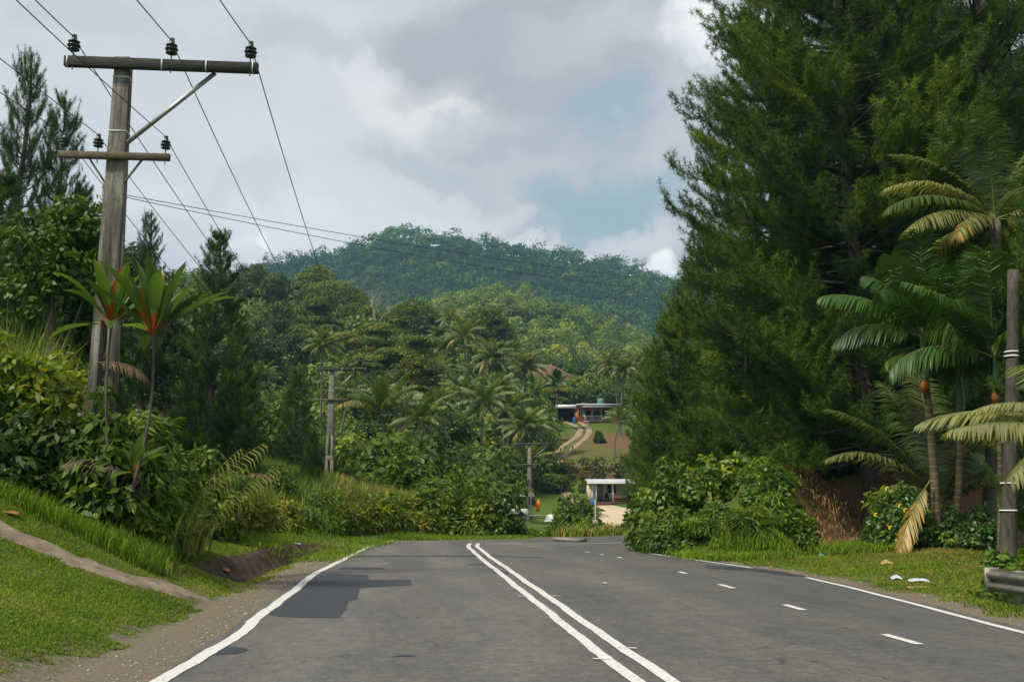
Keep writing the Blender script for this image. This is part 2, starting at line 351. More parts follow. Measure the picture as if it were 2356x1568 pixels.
# ------------------------------------------------------------------ road
def asphalt_mat():
    m, nt, N, L = newmat('asphalt')
    p = N('ShaderNodeNewGeometry').outputs['Position']
    n1 = noise(nt, vscale(nt, p, (1, .25, 1)), .9, 4); n2 = noise(nt, p, 34, 8, .85); n3 = noise(nt, p, 2.5, 6, .7); n4 = noise(nt, vscale(nt, p, (.5, .6, 1)), 7, 4, .6)
    c = ramp(nt, n1, [(.35, (.078, .078, .077)), (.65, (.122, .116, .108))])
    c = mixc(nt, .75, c, ramp(nt, n2, [(.30, (.35, .35, .35)), (.5, (1, 1, 1)), (.70, (2.2, 2.15, 2.05))]), 'MULTIPLY')
    c = mixc(nt, .7, c, ramp(nt, n3, [(.3, (.72, .73, .76)), (.7, (1.25, 1.22, 1.16))]), 'MULTIPLY')
    sx = N('ShaderNodeSeparateXYZ'); L(p, sx.inputs[0]); x = sx.outputs[0]
    # the outer lane was resurfaced: smoother and darker right of the lane dashes
    f = ramp(nt, mth(nt, 'ADD', mth(nt, 'MULTIPLY', x, .2), mth(nt, 'MULTIPLY', n4, .03)), [(1.10 / 1.0 * .96, (0, 0, 0)), (1.0, (0, 0, 0))])
    r = N('ShaderNodeMapRange'); r.inputs[1].default_value = 4.7; r.inputs[2].default_value = 5.3; L(mth(nt, 'ADD', x, mth(nt, 'MULTIPLY', n1, .8)), r.inputs[0])
    c = mixc(nt, mth(nt, 'MULTIPLY', r.outputs[0], .55), c, ramp(nt, n1, [(.3, (.066, .072, .076)), (.7, (.096, .090, .080))]))
    vo = N('ShaderNodeTexVoronoi'); vo.feature = 'DISTANCE_TO_EDGE'; vo.inputs['Scale'].default_value = .45
    wv = N('ShaderNodeVectorMath'); wv.operation = 'ADD'; L(p, wv.inputs[0]); nc_ = N('ShaderNodeTexNoise'); nc_.inputs['Scale'].default_value = 1.8; nc_.inputs['Detail'].default_value = 6; L(p, nc_.inputs['Vector']); L(nc_.outputs['Color'], wv.inputs[1]); L(wv.outputs[0], vo.inputs['Vector'])
    ck = mth(nt, 'MULTIPLY', ramp(nt, vo.outputs['Distance'], [(.0, (1, 1, 1)), (.012, (0, 0, 0))]), ramp(nt, noise(nt, p, .35, 2), [(.52, (0, 0, 0)), (.60, (.75, .75, .75))]))
    c = mixc(nt, ck, c, (.022, .022, .022))
    stn = ramp(nt, noise(nt, vscale(nt, p, (1.4, .35, 1)), 1.3, 5, .6), [(.56, (0, 0, 0)), (.74, (.5, .5, .5))]); c = mixc(nt, stn, c, (.045, .043, .041))
    c = mixc(nt, .85, c, ramp(nt, noise(nt, p, 9, 5, .8), [(.34, (.68, .68, .69)), (.5, (1, 1, 1)), (.66, (1.38, 1.36, 1.32))]), 'MULTIPLY')
    # wheel tracks
    w = mth(nt, 'ABSOLUTE', mth(nt, 'SUBTRACT', mth(nt, 'ABSOLUTE', mth(nt, 'SUBTRACT', x, .05)), .85))
    r2 = N('ShaderNodeMapRange'); r2.inputs[1].default_value = .1; r2.inputs[2].default_value = .6; r2.inputs[3].default_value = 1.12; r2.inputs[4].default_value = .97; L(w, r2.inputs[0])
    c = mixc(nt, 1.0, c, r2.outputs[0], 'MULTIPLY')
    out(nt, principled(nt, c, ramp(nt, n3, [(.3, (.62,) * 3), (.7, (.85,) * 3)]), .35, n2, .006)); return m
M['asphalt'] = asphalt_mat()
M['tar'] = simple('fresh_tar_patch', (.036, .040, .046), .7, .3, .15, 30, bump=.004, vec='Object')
def paint_mat():
    m, nt, N, L = newmat('road_paint')
    p = N('ShaderNodeNewGeometry').outputs['Position']; n2 = noise(nt, p, 22, 6, .75); n3 = noise(nt, p, 2.5, 4)
    c = ramp(nt, n2, [(.33, (.13, .128, .12)), (.42, (.52, .51, .48)), (.7, (.74, .73, .69))])
    c = mixc(nt, ramp(nt, n3, [(.5, (0, 0, 0)), (.75, (.35, .35, .35))]), c, (.40, .38, .34)); out(nt, principled(nt, c, .7, .3)); return m
M['paint'] = paint_mat()
import bmesh
def polyobj(name, pts, z, mat, thick=0, kind='structure', parent=None):
    bm = bmesh.new(); vs = [bm.verts.new((p[0], p[1], z)) for p in pts]
    es = [bm.edges.new((vs[i], vs[(i + 1) % len(vs)])) for i in range(len(vs))]
    bmesh.ops.triangle_fill(bm, edges=es, use_beauty=True)
    for f in bm.faces:
        f.normal_update()
        if f.normal.z < 0: f.normal_flip()
    if thick:
        n = len(vs); lo = [bm.verts.new((v.co.x, v.co.y, z - thick)) for v in vs]
        for i in range(n): bm.faces.new((vs[i], lo[i], lo[(i + 1) % n], vs[(i + 1) % n]))
        bmesh.ops.recalc_face_normals(bm, faces=bm.faces)
    me = bpy.data.meshes.new(name); bm.to_mesh(me); bm.free()
    return link(name, me, mat, parent, kind=kind)
def rag(pl, amp, step=.12):
    q = resample(pl, step); t = np.arange(len(q)) * step
    n = np.stack([-np.gradient(q[:, 1]), np.gradient(q[:, 0])], 1); n = nrm(n)
    w = sum(np.sin(t * k + rng.uniform(0, 6)) * a for k, a in ((1.1, .5), (2.9, .35), (6.7, .25), (14, .2))) + rng.normal(0, .15, len(t))
    return q + n * (w * amp)[:, None]
keep = lambda pl: pl[(pl[:, 1] > -40) & (pl[:, 1] < 100)]
road_outline = np.vstack([rag(keep(LEs + [-.10, 0]), .05), rag(keep(REs + [.16, 0]), .05)[::-1]])
road = polyobj('road', road_outline, 0.0, M['asphalt'], .08)
patches = MB()
def closed(pts, r=.04, step=.12):
    q = resample(np.vstack([pts, pts[:1]]), step)[:-1]; return q + rng.normal(0, r * .35, q.shape)
def gpix(pts): return np.array([G(u, v)[:2] for u, v in pts])
for pts in ([(608, 1412), (660, 1419), (780, 1421), (795, 1400), (800, 1382), (822, 1378), (828, 1352), (945, 1345), (945, 1333), (850, 1333), (845, 1322), (760, 1319), (710, 1330), (660, 1370)],
            [(775, 1309), (882, 1309), (882, 1305), (785, 1304)], [(1075, 1299), (1148, 1300), (1150, 1297), (1078, 1297)], [(1133, 1318), (1190, 1319), (1185, 1315), (1135, 1314)],
            [(790, 1281), (1000, 1279), (1150, 1280), (1250, 1283), (1250, 1281.2), (1120, 1277.5), (1000, 1277), (880, 1277.5), (800, 1278)], [(900, 1510), (958, 1510), (950, 1506), (905, 1507)],
            [(1630, 1307), (1720, 1312), (1820, 1325), (1858, 1326), (1800, 1314), (1700, 1303), (1620, 1300)], [(490, 1506), (560, 1502), (574, 1493), (550, 1486), (505, 1490)], [(605, 1420), (560, 1445), (556, 1444), (600, 1415)]):
    polyobj('road_patch', closed(gpix(pts), .03), .004, M['tar'], 0, 'structure')
def stripe(pl, w, amp=.03, step=.15, name='road_marking', z=.008, wear=1):
    q = smoothpl(pl, step, 6); n = nrm(np.stack([-np.gradient(q[:, 1]), np.gradient(q[:, 0])], 1)); t = np.arange(len(q)) * step
    def wob(): return sum(np.sin(t * k + rng.uniform(0, 6)) * a for k, a in ((.9, .6), (2.3, .5), (5.1, .3), (13, .15)))
    w0 = wob() * amp
    a = q + n * (w / 2 + w0 + rng.normal(0, amp * .2, len(t)))[:, None]; b = q + n * (-w / 2 + w0 * .9 + rng.normal(0, amp * .2, len(t)))[:, None]
    mb = MB(); k = np.arange(len(q) - 1); m_ = len(q)
    mb.add(np.vstack([np.c_[a, np.full(m_, z)], np.c_[b, np.full(m_, z)]]), np.stack([k, k + m_, k + m_ + 1, k + 1], 1)[:, ::-1])
    return obj(name, mb, M['paint'], kind='structure')
lw = [G(u, v)[:2] for u, v in [(365, 1568), (500, 1490), (545, 1462), (600, 1415), (660, 1372), (715, 1325), (800, 1281), (850, 1257), (905, 1243.5)]]
lw = np.vstack([[-2.12, -10], lw]); stripe(lw, .15, .018)
stripe(np.array([(2.6, 34.9), (4.5, 34.6), (6.5, 34.7), (8.2, 35.8), (10.5, 39)]), .12, .03)
dl = np.array([(2.10, -10), (2.05, 8), (2.03, 13), (2.02, 20), (2.0, 28), (2.05, 33), (2.25, 35.2)])
stripe(dl + [.145, 0], .125, .013); stripe(dl - [.145, 0], .125, .013)
stripe(np.array([(6.92, -10), (6.92, 9), (7.0, 11.3), (7.35, 14.5), (7.6, 17), (7.72, 19.2)]), .11, .006)
stripe(np.array([(7.6, 22.0), (7.5, 22.7), (7.2, 25), (6.75, 28.4)]), .11, .006)
for a, b in (((2028, 1459), (2122, 1482)), ((1803, 1391), (1852, 1403)), ((1654, 1344), (1690, 1353)), ((1557, 1315), (1585, 1319)), ((1418, 1281), (1434, 1283)), ((1379, 1275), (1392, 1276)), ((1345, 1269), (1358, 1270))):
    pa, pb = G(*a)[:2], G(*b)[:2]; y0, y1 = sorted((pa[1], pb[1])); xc = (pa[0] + pb[0]) / 2
    stripe(np.array([(xc, y0), (xc, y1)]), .11, .003)
stripe(np.array([(5.4, -4.5), (5.4, -3)]), .11, .003); stripe(np.array([(5.4, 5.6), (5.4, 6.9)]), .11, .003)
for pts in ([(1365, 1516), (1405, 1518)], [(1420, 1490), (1465, 1492)], [(1283, 1427), (1300, 1428)], [(1190, 1371), (1210, 1372)], [(1270, 1371), (1290, 1372)], [(880, 1296.5), (893, 1296)], [(1215, 1257), (1250, 1255)], [(1290, 1254), (1330, 1254.5)], [(1150, 1250), (1200, 1249)], [(1390, 1340), (1392, 1342)]):
    stripe(np.array([G(*q)[:2] for q in pts]), .05, .01, z=.012)
# ------------------------------------------------------------------ draped ribbons
def ribbon(name, pts, w, mat, lift=.012, nw=6, amp=.06, step=.2, kind='structure'):
    pts = np.array([p[:2] for p in pts], float); ws = np.interp(np.linspace(0, 1, 50), np.linspace(0, 1, len(w)), w)
    q = smoothpl(pts, step, 8); n = nrm(np.stack([-np.gradient(q[:, 1]), np.gradient(q[:, 0])], 1)); t = np.linspace(0, 1, len(q)); W = np.interp(t, np.linspace(0, 1, 50), ws)
    s = np.arange(len(q)) * step
    wa = sum(np.sin(s * k + rng.uniform(0, 6)) * a for k, a in ((1.3 / max(step * 4, 1), .5), (4, .4), (9, .3))) * amp; wb = sum(np.sin(s * k + rng.uniform(0, 6)) * a for k, a in ((1.1, .5), (3.6, .4), (8, .3))) * amp
    fr = np.linspace(-1, 1, nw + 1)
    off = np.where(fr[None] > 0, fr[None] * (W / 2 + wa)[:, None], fr[None] * (W / 2 + wb)[:, None])
    X = q[:, 0][:, None] + n[:, 0][:, None] * off; Y = q[:, 1][:, None] + n[:, 1][:, None] * off; Z = T(X, Y) + lift
    Z[:, 0] -= lift + .02; Z[:, -1] -= lift + .02
    mb = MB(); m_, k_ = X.shape; i = np.arange(m_ - 1)[:, None]; j = np.arange(k_ - 1)[None]
    mb.add(np.stack([X.ravel(), Y.ravel(), Z.ravel()], 1), np.stack([i * k_ + j, (i + 1) * k_ + j, (i + 1) * k_ + j + 1, i * k_ + j + 1], -1).reshape(-1, 4)[:, ::-1])
    return obj(name, mb, mat, None, True, kind=kind)
def on(u, v):                      # the point of the terrain seen at a pixel (march along the ray)
    a, b = ray(u, v); ds = np.exp(np.linspace(math.log(5), math.log(1500), 900)); w = ds[:, None] * (Fv + Rv * a)
    zz = T(w[:, 0], w[:, 1]); k = np.argmax(zz > HC + ds * b)
    if k == 0: return P(u, v, 40)
    return np.array([w[k, 0], w[k, 1], zz[k]])
def concrete(name, a, b, sc=2.0):
    m, nt, N, L = newmat(name); p = N('ShaderNodeNewGeometry').outputs['Position']
    n1 = noise(nt, p, sc, 6, .65); n2 = noise(nt, p, 25, 6, .75)
    c = mixc(nt, .6, ramp(nt, n1, [(.3, a), (.7, b)]), ramp(nt, n2, [(.3, (.5,) * 3), (.55, (1, 1, 1)), (.75, (1.5, 1.45, 1.35))]), 'MULTIPLY')
    out(nt, principled(nt, c, .9, .2, n2, .02)); return m
M['path'] = concrete('worn_concrete', (.15, .115, .08), (.33, .265, .19), 3.5)
M['sand'] = concrete('pale_sand', (.45, .36, .25), (.62, .50, .36), .5)
M['track'] = concrete('dirt_track', (.24, .17, .11), (.38, .28, .20), .6)
ribbon('path', [on(484, 1387), on(420, 1368), on(340, 1345), on(250, 1325), on(170, 1290)], [.36, .6, .72, .75, .62], M['path'], .035, 10, .20, .08)
ribbon('path', [on(180, 1300), on(110, 1262), on(50, 1237), on(0, 1212), on(-80, 1180)], [.6, .62, .58, .55, .5], M['path'], .035, 10, .16, .08)
# ------------------------------------------------------------------ foliage generators
UP = np.array([0, 0, 1.0])
def rdir(n, zmin=-1.0):
    z = rng.uniform(zmin, 1, n); a = rng.uniform(0, 2 * PI, n); r = np.sqrt(1 - z * z)
    return np.stack([r * np.cos(a), r * np.sin(a), z], 1)
def leaves(mb, p, nv, L, W, tint, droop=.35, fold=.12, out_=.45, mi=0, nj=.3):
    """rhombic leaves at p, facing nv, pointing outward and down"""
    n = len(p); L = np.broadcast_to(L, (n,))[:, None] * rng.uniform(.65, 1.25, (n, 1)); W = np.broadcast_to(W, (n,))[:, None] * rng.uniform(.7, 1.2, (n, 1))
    nv = nrm(nv + rng.normal(0, nj, (n, 3))); d = rdir(n) + [0, 0, -droop]; d = nrm(nrm(d - nv * (d * nv).sum(1, keepdims=True)) + nv * out_); s = nrm(np.cross(d, nv)); nn = nrm(np.cross(s, d))
    mid = p + d * L * .45
    v = np.stack([p, mid + s * W * .5 - nn * W * fold, p + d * L + [0, 0, -1] * L * droop * .3, mid - s * W * .5 - nn * W * fold], 1)
    k = np.arange(n)[:, None] * 4
    mb.add(v.reshape(-1, 3), k + [0, 1, 2, 3], np.repeat(np.broadcast_to(tint, (n,)), 4), mi)
def clumps(mb, cen, rad, per, L, W, zmin=-.35, droop=.35, tb=None, flat=1.0, ts=.22, flower=0, mi=0, out_=.45, nj=.3):
    n = len(cen); tb = rng.beta(2, 2.6, n) if tb is None else tb
    per = int(per); dirs = rdir(n * per, zmin); rr = rng.uniform(.72, 1.05, (n * per, 1))
    c = np.repeat(cen, per, 0); r = np.repeat(np.broadcast_to(rad, (n,)), per)[:, None]
    # every clump gets a bumpy outline of its own
    ph = np.repeat(rng.uniform(0, 6, (n, 3)), per, 0)
    bump = 1 + .22 * np.sin(dirs[:, :1] * 4 + ph[:, :1]) * np.cos(dirs[:, 1:2] * 4 + ph[:, 1:2]) + .12 * np.sin(dirs[:, 2:] * 7 + ph[:, 2:])
    p = c + dirs * r * rr * bump * [1, 1, flat]
    t = np.clip(np.repeat(tb, per) + rng.normal(0, ts, n * per), 0, 1)
    if flower: t = np.where(rng.random(n * per) < flower, 2.0, t)
    leaves(mb, p, dirs, L, W, t, droop, mi=mi, out_=out_, nj=nj)
def shell(n, kind):
    """clump centres of a crown of radius 1, height 1"""
    if kind == 'dome':
        a = rng.uniform(0, 2 * PI, n); r = np.sqrt(rng.random(n)); z = .30 + .62 * np.sqrt(np.clip(1 - r * r, 0, 1)) * rng.uniform(.75, 1.03, n)
        lo = rng.random(n) < .3; z = np.where(lo, rng.uniform(.05, .35, n), z); r = np.where(lo, r * .35 + .6, r)
        return np.stack([np.cos(a) * r * .9, np.sin(a) * r * .9, z], 1)
    if kind == 'round':
        d = rdir(n, -.8); c = d * rng.uniform(.45, .92, (n, 1)); c[:, 2] = c[:, 2] * .5 + .5
        b = rng.uniform(-.35, .35, (5, 3)) * [1, 1, .5]
        return c * [.85, .85, 1] + b[rng.integers(0, 5, n)] * [1, 1, .4]
    if kind == 'layer':
        lv = rng.integers(0, 5, n); cx = np.array([-.35, .35, 0, -.2, .25])[lv]; z = np.array([.25, .38, .58, .75, .92])[lv]; R = np.array([.6, .65, .8, .5, .32])[lv]
        a = rng.uniform(0, 2 * PI, n); r = np.sqrt(rng.random(n)) * R
        return np.stack([cx + np.cos(a) * r, np.sin(a) * r * .9, z + rng.normal(0, .02, n) - .10 * (r / R) ** 2], 1)
    if kind == 'column':
        z = rng.random(n); a = rng.uniform(0, 2 * PI, n); r = np.sqrt(rng.random(n)) * (.95 - .7 * z ** 1.6) * (.6 + .4 * np.sin(z * 19 + a * 2))
        return np.stack([np.cos(a) * r, np.sin(a) * r, z], 1)
    if kind == 'mound':
        a = rng.uniform(0, 2 * PI, n); r = np.sqrt(rng.random(n)); z = np.sqrt(np.clip(1 - r * r, 0, 1)) * rng.uniform(.35, 1.0, n) * (.8 + .2 * np.sin(a * 3))
        return np.stack([np.cos(a) * r * .92, np.sin(a) * r * .92, z * .88 + .03], 1)
def crown_mesh(name, kind, n, cr, per, L, W, droop=.35, flat=.8, zmin=-.3, flower=0, twig=0):
    mb = MB(); c = shell(n, kind); clumps(mb, c, rng.uniform(.7, 1.3, n) * cr, per, L, W, zmin, droop, None, flat, .16, flower)
    return mb.mesh(name)
CR = {}
STYLE = {'fern': (.26, .05, .5), 'mound': (.17, .09, .35), 'bigleaf': (.24, .13, .6), 'hang': (.26, .075, .6)}
def crown_real(kind, R, H, L, W, droop, dmax=150, cover=1.15, flower=0, flat=.85, zmin=-.35, name='crown', rc=None, kk=1.0):
    sk = kind if kind in ('dome', 'round', 'layer', 'column') else 'mound'
    rc = rc or .21 * min(R, max(H, .5 * R)) * (1.15 if sk == 'mound' else 1.0); rc = max(rc, L * .8)
    area = 2 * PI * R * H * .8 + 2 * R * R; n = int(np.clip(area / (rc * rc) * .62 * kk, 12, dmax))
    per = int(np.clip(2 * PI * rc * rc * cover / (L * W * .5), 10, 260))
    mb = MB(); c = shell(n, sk) * [R, R, H]
    if sk == 'layer': flat = .35
    clumps(mb, c, rng.uniform(.65, 1.3, n) * rc, per, L, W, zmin, droop, None, flat, .15, flower)
    return mb.mesh(name)
def protos():
    CR['dome'] = [crown_mesh('crown', 'dome', 150, .15, 75, .062, .04, .2, .75) for _ in range(2)]
    CR['round'] = [crown_mesh('crown', 'round', 110, .19, 85, .075, .048, .3, .8) for _ in range(3)]
    CR['layer'] = [crown_mesh('crown', 'layer', 130, .13, 75, .06, .035, .15, .32, -.1, .004) for _ in range(2)]
    CR['column'] = [crown_mesh('crown', 'column', 90, .24, 90, .10, .06, .4, .7)]
    CR['mound'] = [crown_mesh('foliage', 'mound', 120, .17, 80, .085, .045, .35, .85) for _ in range(3)]
    CR['bigleaf'] = [crown_mesh('foliage', 'mound', 90, .20, 45, .15, .085, .8, .9)for _ in range(2)]
    CR['fern'] = [crown_mesh('foliage', 'mound', 110, .17, 110, .13, .026, .5, .8) for _ in range(2)]
def pine_mesh(name, H, R, z0, nwh, seedprof, tl=.24, tw=.018, nn=13, dens=1.0, up=.8, sub=1.0, jit=.4, nbr=(6, 9)):
    """crown of a long-needled pine: branches (slot 1) and needle tufts (slot 0)"""
    mb = MB(); tp = []; td = []; tbr = []
    for w in range(nwh):
        f0 = (w + rng.uniform(-.3, .3)) / nwh
        nb = int(rng.integers(*nbr)); a0 = rng.uniform(0, 6.28)
        for b in range(nb):
            f = min(max(f0 + rng.uniform(-jit, jit) / nwh, 0), 1); z = z0 + (H - z0) * f
            n_before = sum(len(q_) for q_ in tp)
            a = a0 + b * 2 * PI / nb + rng.uniform(-.35, .35); Lb = R * seedprof(f, a) * (rng.uniform(.88, 1.02) if rng.random() < .85 else rng.uniform(.55, .85))
            if Lb < .25: Lb = .25
            t = np.linspace(0, 1, 9); rise = rng.uniform(-.28, .2) + .5 * f ** 2
            x = Lb * t; zz = z + Lb * (rise * t + .28 * up * t ** 3) + .0
            wob = rng.normal(0, .05) * Lb * np.sin(t * 3)
            pts = np.stack([x * math.cos(a) - wob * math.sin(a), x * math.sin(a) + wob * math.cos(a), zz], 1)
            mb.tube(pts, np.linspace(.02 + .008 * Lb, .008, 9), 5, .5, False, 1)
            ns = max(3, int(Lb * 4.6 * sub))
            for k in range(ns):
                tt = .28 + .72 * (k + rng.random()) / ns; q = np.array([np.interp(tt, t, pts[:, i]) for i in range(3)])
                sl = rng.uniform(.45, 1.0) * (.50 + .22 * Lb * (1.12 - tt)); vz = rng.uniform(-.25, .35); sa = a + rng.choice([-1, 1]) * rng.uniform(.4, 1.15)
                m_ = max(2, int(round(sl / .17 * dens)))
                tq = (np.arange(m_) + 1) / m_
                e = q + np.stack([np.cos(sa) * sl * tq, np.sin(sa) * sl * tq, sl * ((.25 + vz) * tq + .45 * up * tq ** 2)], 1)
                tp.append(e + rng.normal(0, .03, e.shape)); dd = np.stack([np.full(m_, math.cos(sa) * .5), np.full(m_, math.sin(sa) * .5), .55 + .5 * tq], 1); td.append(dd)
            tp.append(pts[-3:]); td.append(np.tile([math.cos(a) * .6, math.sin(a) * .6, .8], (3, 1))); tbr.append(np.full(sum(len(q_) for q_ in tp) - n_before, rng.beta(1.6, 2.2)))
    p = np.concatenate(tp); d = nrm(np.concatenate(td) + rng.normal(0, .2, (len(p), 3))); n = len(p)
    tb = np.clip(np.concatenate(tbr) * .75 + rng.normal(.08, .12, n), 0, 1)
    P_ = np.repeat(p, nn, 0); D_ = np.repeat(d, nn, 0); m_ = n * nn
    off = rng.uniform(-.10, .10, (m_, 1)); nd = nrm(D_ * rng.uniform(.05, .9, (m_, 1)) + rdir(m_) * 1.0)
    base = P_ + D_ * off; s = nrm(np.cross(nd, rdir(m_)))
    l = rng.uniform(.7, 1.2, (m_, 1)) * tl
    v = np.stack([base - s * tw * .5, base + s * tw * .5, base + nd * l + [0, 0, -.03]], 1)
    mb.add(v.reshape(-1, 3), (np.arange(m_)[:, None] * 3 + [0, 1, 2]), np.repeat(np.clip(np.repeat(tb, nn) + rng.normal(0, .1, m_), 0, 1), 3), 0)
    return mb.mesh(name), n
def frond(mb, base, az, el, L, bend, ll, npr=46, w=.05, droop=.5, sweep=.55, tint=.5, vee=.3, twist=0, t0=.14, rmi=1, rr=.022, dead=False):
    t = np.linspace(0, 1, 16); ang = el - bend * t ** 1.35; dl = L / 15
    h = np.r_[0, np.cumsum(np.cos(ang[:-1]) * dl)]; z = np.r_[0, np.cumsum(np.sin(ang[:-1]) * dl)]
    ca, sa = math.cos(az), math.sin(az); curl = twist * t ** 2 * L
    pts = np.stack([base[0] + h * ca - curl * sa, base[1] + h * sa + curl * ca, base[2] + z], 1)
    mb.tube(pts, np.linspace(rr, rr * .2, 16), 4, .62, False, rmi)
    tg = nrm(np.gradient(pts, axis=0))
    tt = np.concatenate([t0 + (1 - t0) * (np.arange(npr) + .5) / npr] * 2); side = np.r_[np.ones(npr), -np.ones(npr)][:, None]
    n = len(tt); tt = np.clip(tt + rng.normal(0, .004, n), 0, 1)
    q = np.stack([np.interp(tt, t, pts[:, i]) for i in range(3)], 1); g = nrm(np.stack([np.interp(tt, t, tg[:, i]) for i in range(3)], 1))
    sv = nrm(np.cross(g, UP) + 1e-6); nv = nrm(np.cross(sv, g))
    sw = sweep + .6 * tt[:, None] ** 3
    d = nrm(sv * side + g * sw + nv * vee + rng.normal(0, .07, (n, 3)))
    s_ = (tt - t0) / (1 - t0); l = ll * np.sin(PI * (.12 + .80 * s_)) ** .7 * rng.uniform(.88, 1.08, n)
    l = l[:, None]; dr = np.array([0, 0, -1.0])
    d2 = nrm(d + dr * droop * 1.0); d3 = nrm(d + dr * droop * 2.6)
    p1 = q + d2 * l * .5; p2 = p1 + d3 * l * .5
    wv = nrm(g + rng.normal(0, .12, (n, 3))) * w * .5
    v = np.stack([q - wv * .6, q + wv * .6, p1 + wv, p1 - wv, p2 + wv * .12, p2 - wv * .12], 1).reshape(-1, 3)
    k = np.arange(n)[:, None] * 6
    ti = np.clip(tint + rng.normal(0, .09, n), 0, 1)
    if dead: ti = np.where(rng.random(n) < dead, 2.0, ti)
    mb.add(v, np.concatenate([k + [0, 1, 2, 3], k + [3, 2, 4, 5]]), np.repeat(ti, 6))
def coco_crown(name, n=22, L=4.0, seed=0, npr=34, w=.085, up=False, ll=.85):
    mb = MB()
    for i in range(n):
        f = i / (n - 1); az = i * 2.39996 + rng.uniform(-.2, .2)
        el = 1.42 - 1.55 * f if not up else 1.45 - .9 * f
        bend = (.55 + 1.15 * f * (1 if not up else .8)) * rng.uniform(.85, 1.2)
        frond(mb, (0, 0, 0), az, el + rng.normal(0, .06), L * rng.uniform(.85, 1.08) * (.75 + .25 * min(1, f * 4)), bend, ll, npr, w, .25 + .75 * f, .5, .5 + .5 * rng.random() - .35 * f, .35 - .3 * f, rng.normal(0, .08), dead=(.5 if f > .95 and rng.random() < .5 else False))
    for k in range(8):
        a = k * .8; c = np.array([math.cos(a) * .28, math.sin(a) * .28, -.22 - .1 * (k % 2)]); mb.lathe(c, [(.0, -.13), (.09, -.08), (.12, 0), (.08, .09), (0, .13)], 7, 1, .5)
    return mb.mesh(name)
M['rachis'] = simple('frond_stalk', (.13, .16, .05), .6, .3)
COCO = [coco_crown('crown', 26, 4.0, w=.12), coco_crown('crown', 23, 4.2, w=.12), coco_crown('crown', 28, 3.8, w=.12), coco_crown('crown', 17, 4.2, up=True, w=.12), coco_crown('crown', 24, 4.0, w=.12)]
def curved(a, b, bow, n=10):
    t = np.linspace(0, 1, n)[:, None]; a = np.array(a, float); b = np.array(b, float); return a + (b - a) * t + np.array(bow) * np.sin(t * PI)
def grass_clump(mb, c, n, h, w, spread, lean=.5, tint=.5, ts=.2, dead=.08, seg=4):
    """long arching blades around points c (k,3)"""
    k = len(c); N_ = k * n; b = np.repeat(c, n, 0) + np.c_[rng.normal(0, spread, (N_, 2)), np.zeros(N_)]
    az = rng.uniform(0, 2 * PI, N_); H = h * rng.uniform(.5, 1.15, N_); le = lean * rng.uniform(.3, 1.5, N_)
    dirh = np.stack([np.cos(az), np.sin(az)], 1); sd = np.stack([-np.sin(az), np.cos(az)], 1)
    rows = []
    for i in range(seg + 1):
        t = i / seg; ww = w * (1 - t ** 2) * .5 + .0005
        hor = H * le * t ** 2; zz = H * (t - .55 * le * t ** 3)
        p = np.c_[b[:, :2] + dirh * hor[:, None], b[:, 2] + zz]
        rows.append(np.stack([p - np.c_[sd * ww, np.zeros(N_)], p + np.c_[sd * ww, np.zeros(N_)]], 1))
    v = np.stack(rows, 1).reshape(-1, 3); q = np.arange(N_)[:, None] * (2 * (seg + 1))
    f = np.concatenate([q + [2 * i, 2 * i + 1, 2 * i + 3, 2 * i + 2] for i in range(seg)])
    ti = np.clip(tint + rng.normal(0, ts, N_), 0, 1); ti = np.where(rng.random(N_) < dead, 2.0, ti)
    mb.add(v, f, np.repeat(ti, 2 * (seg + 1)))
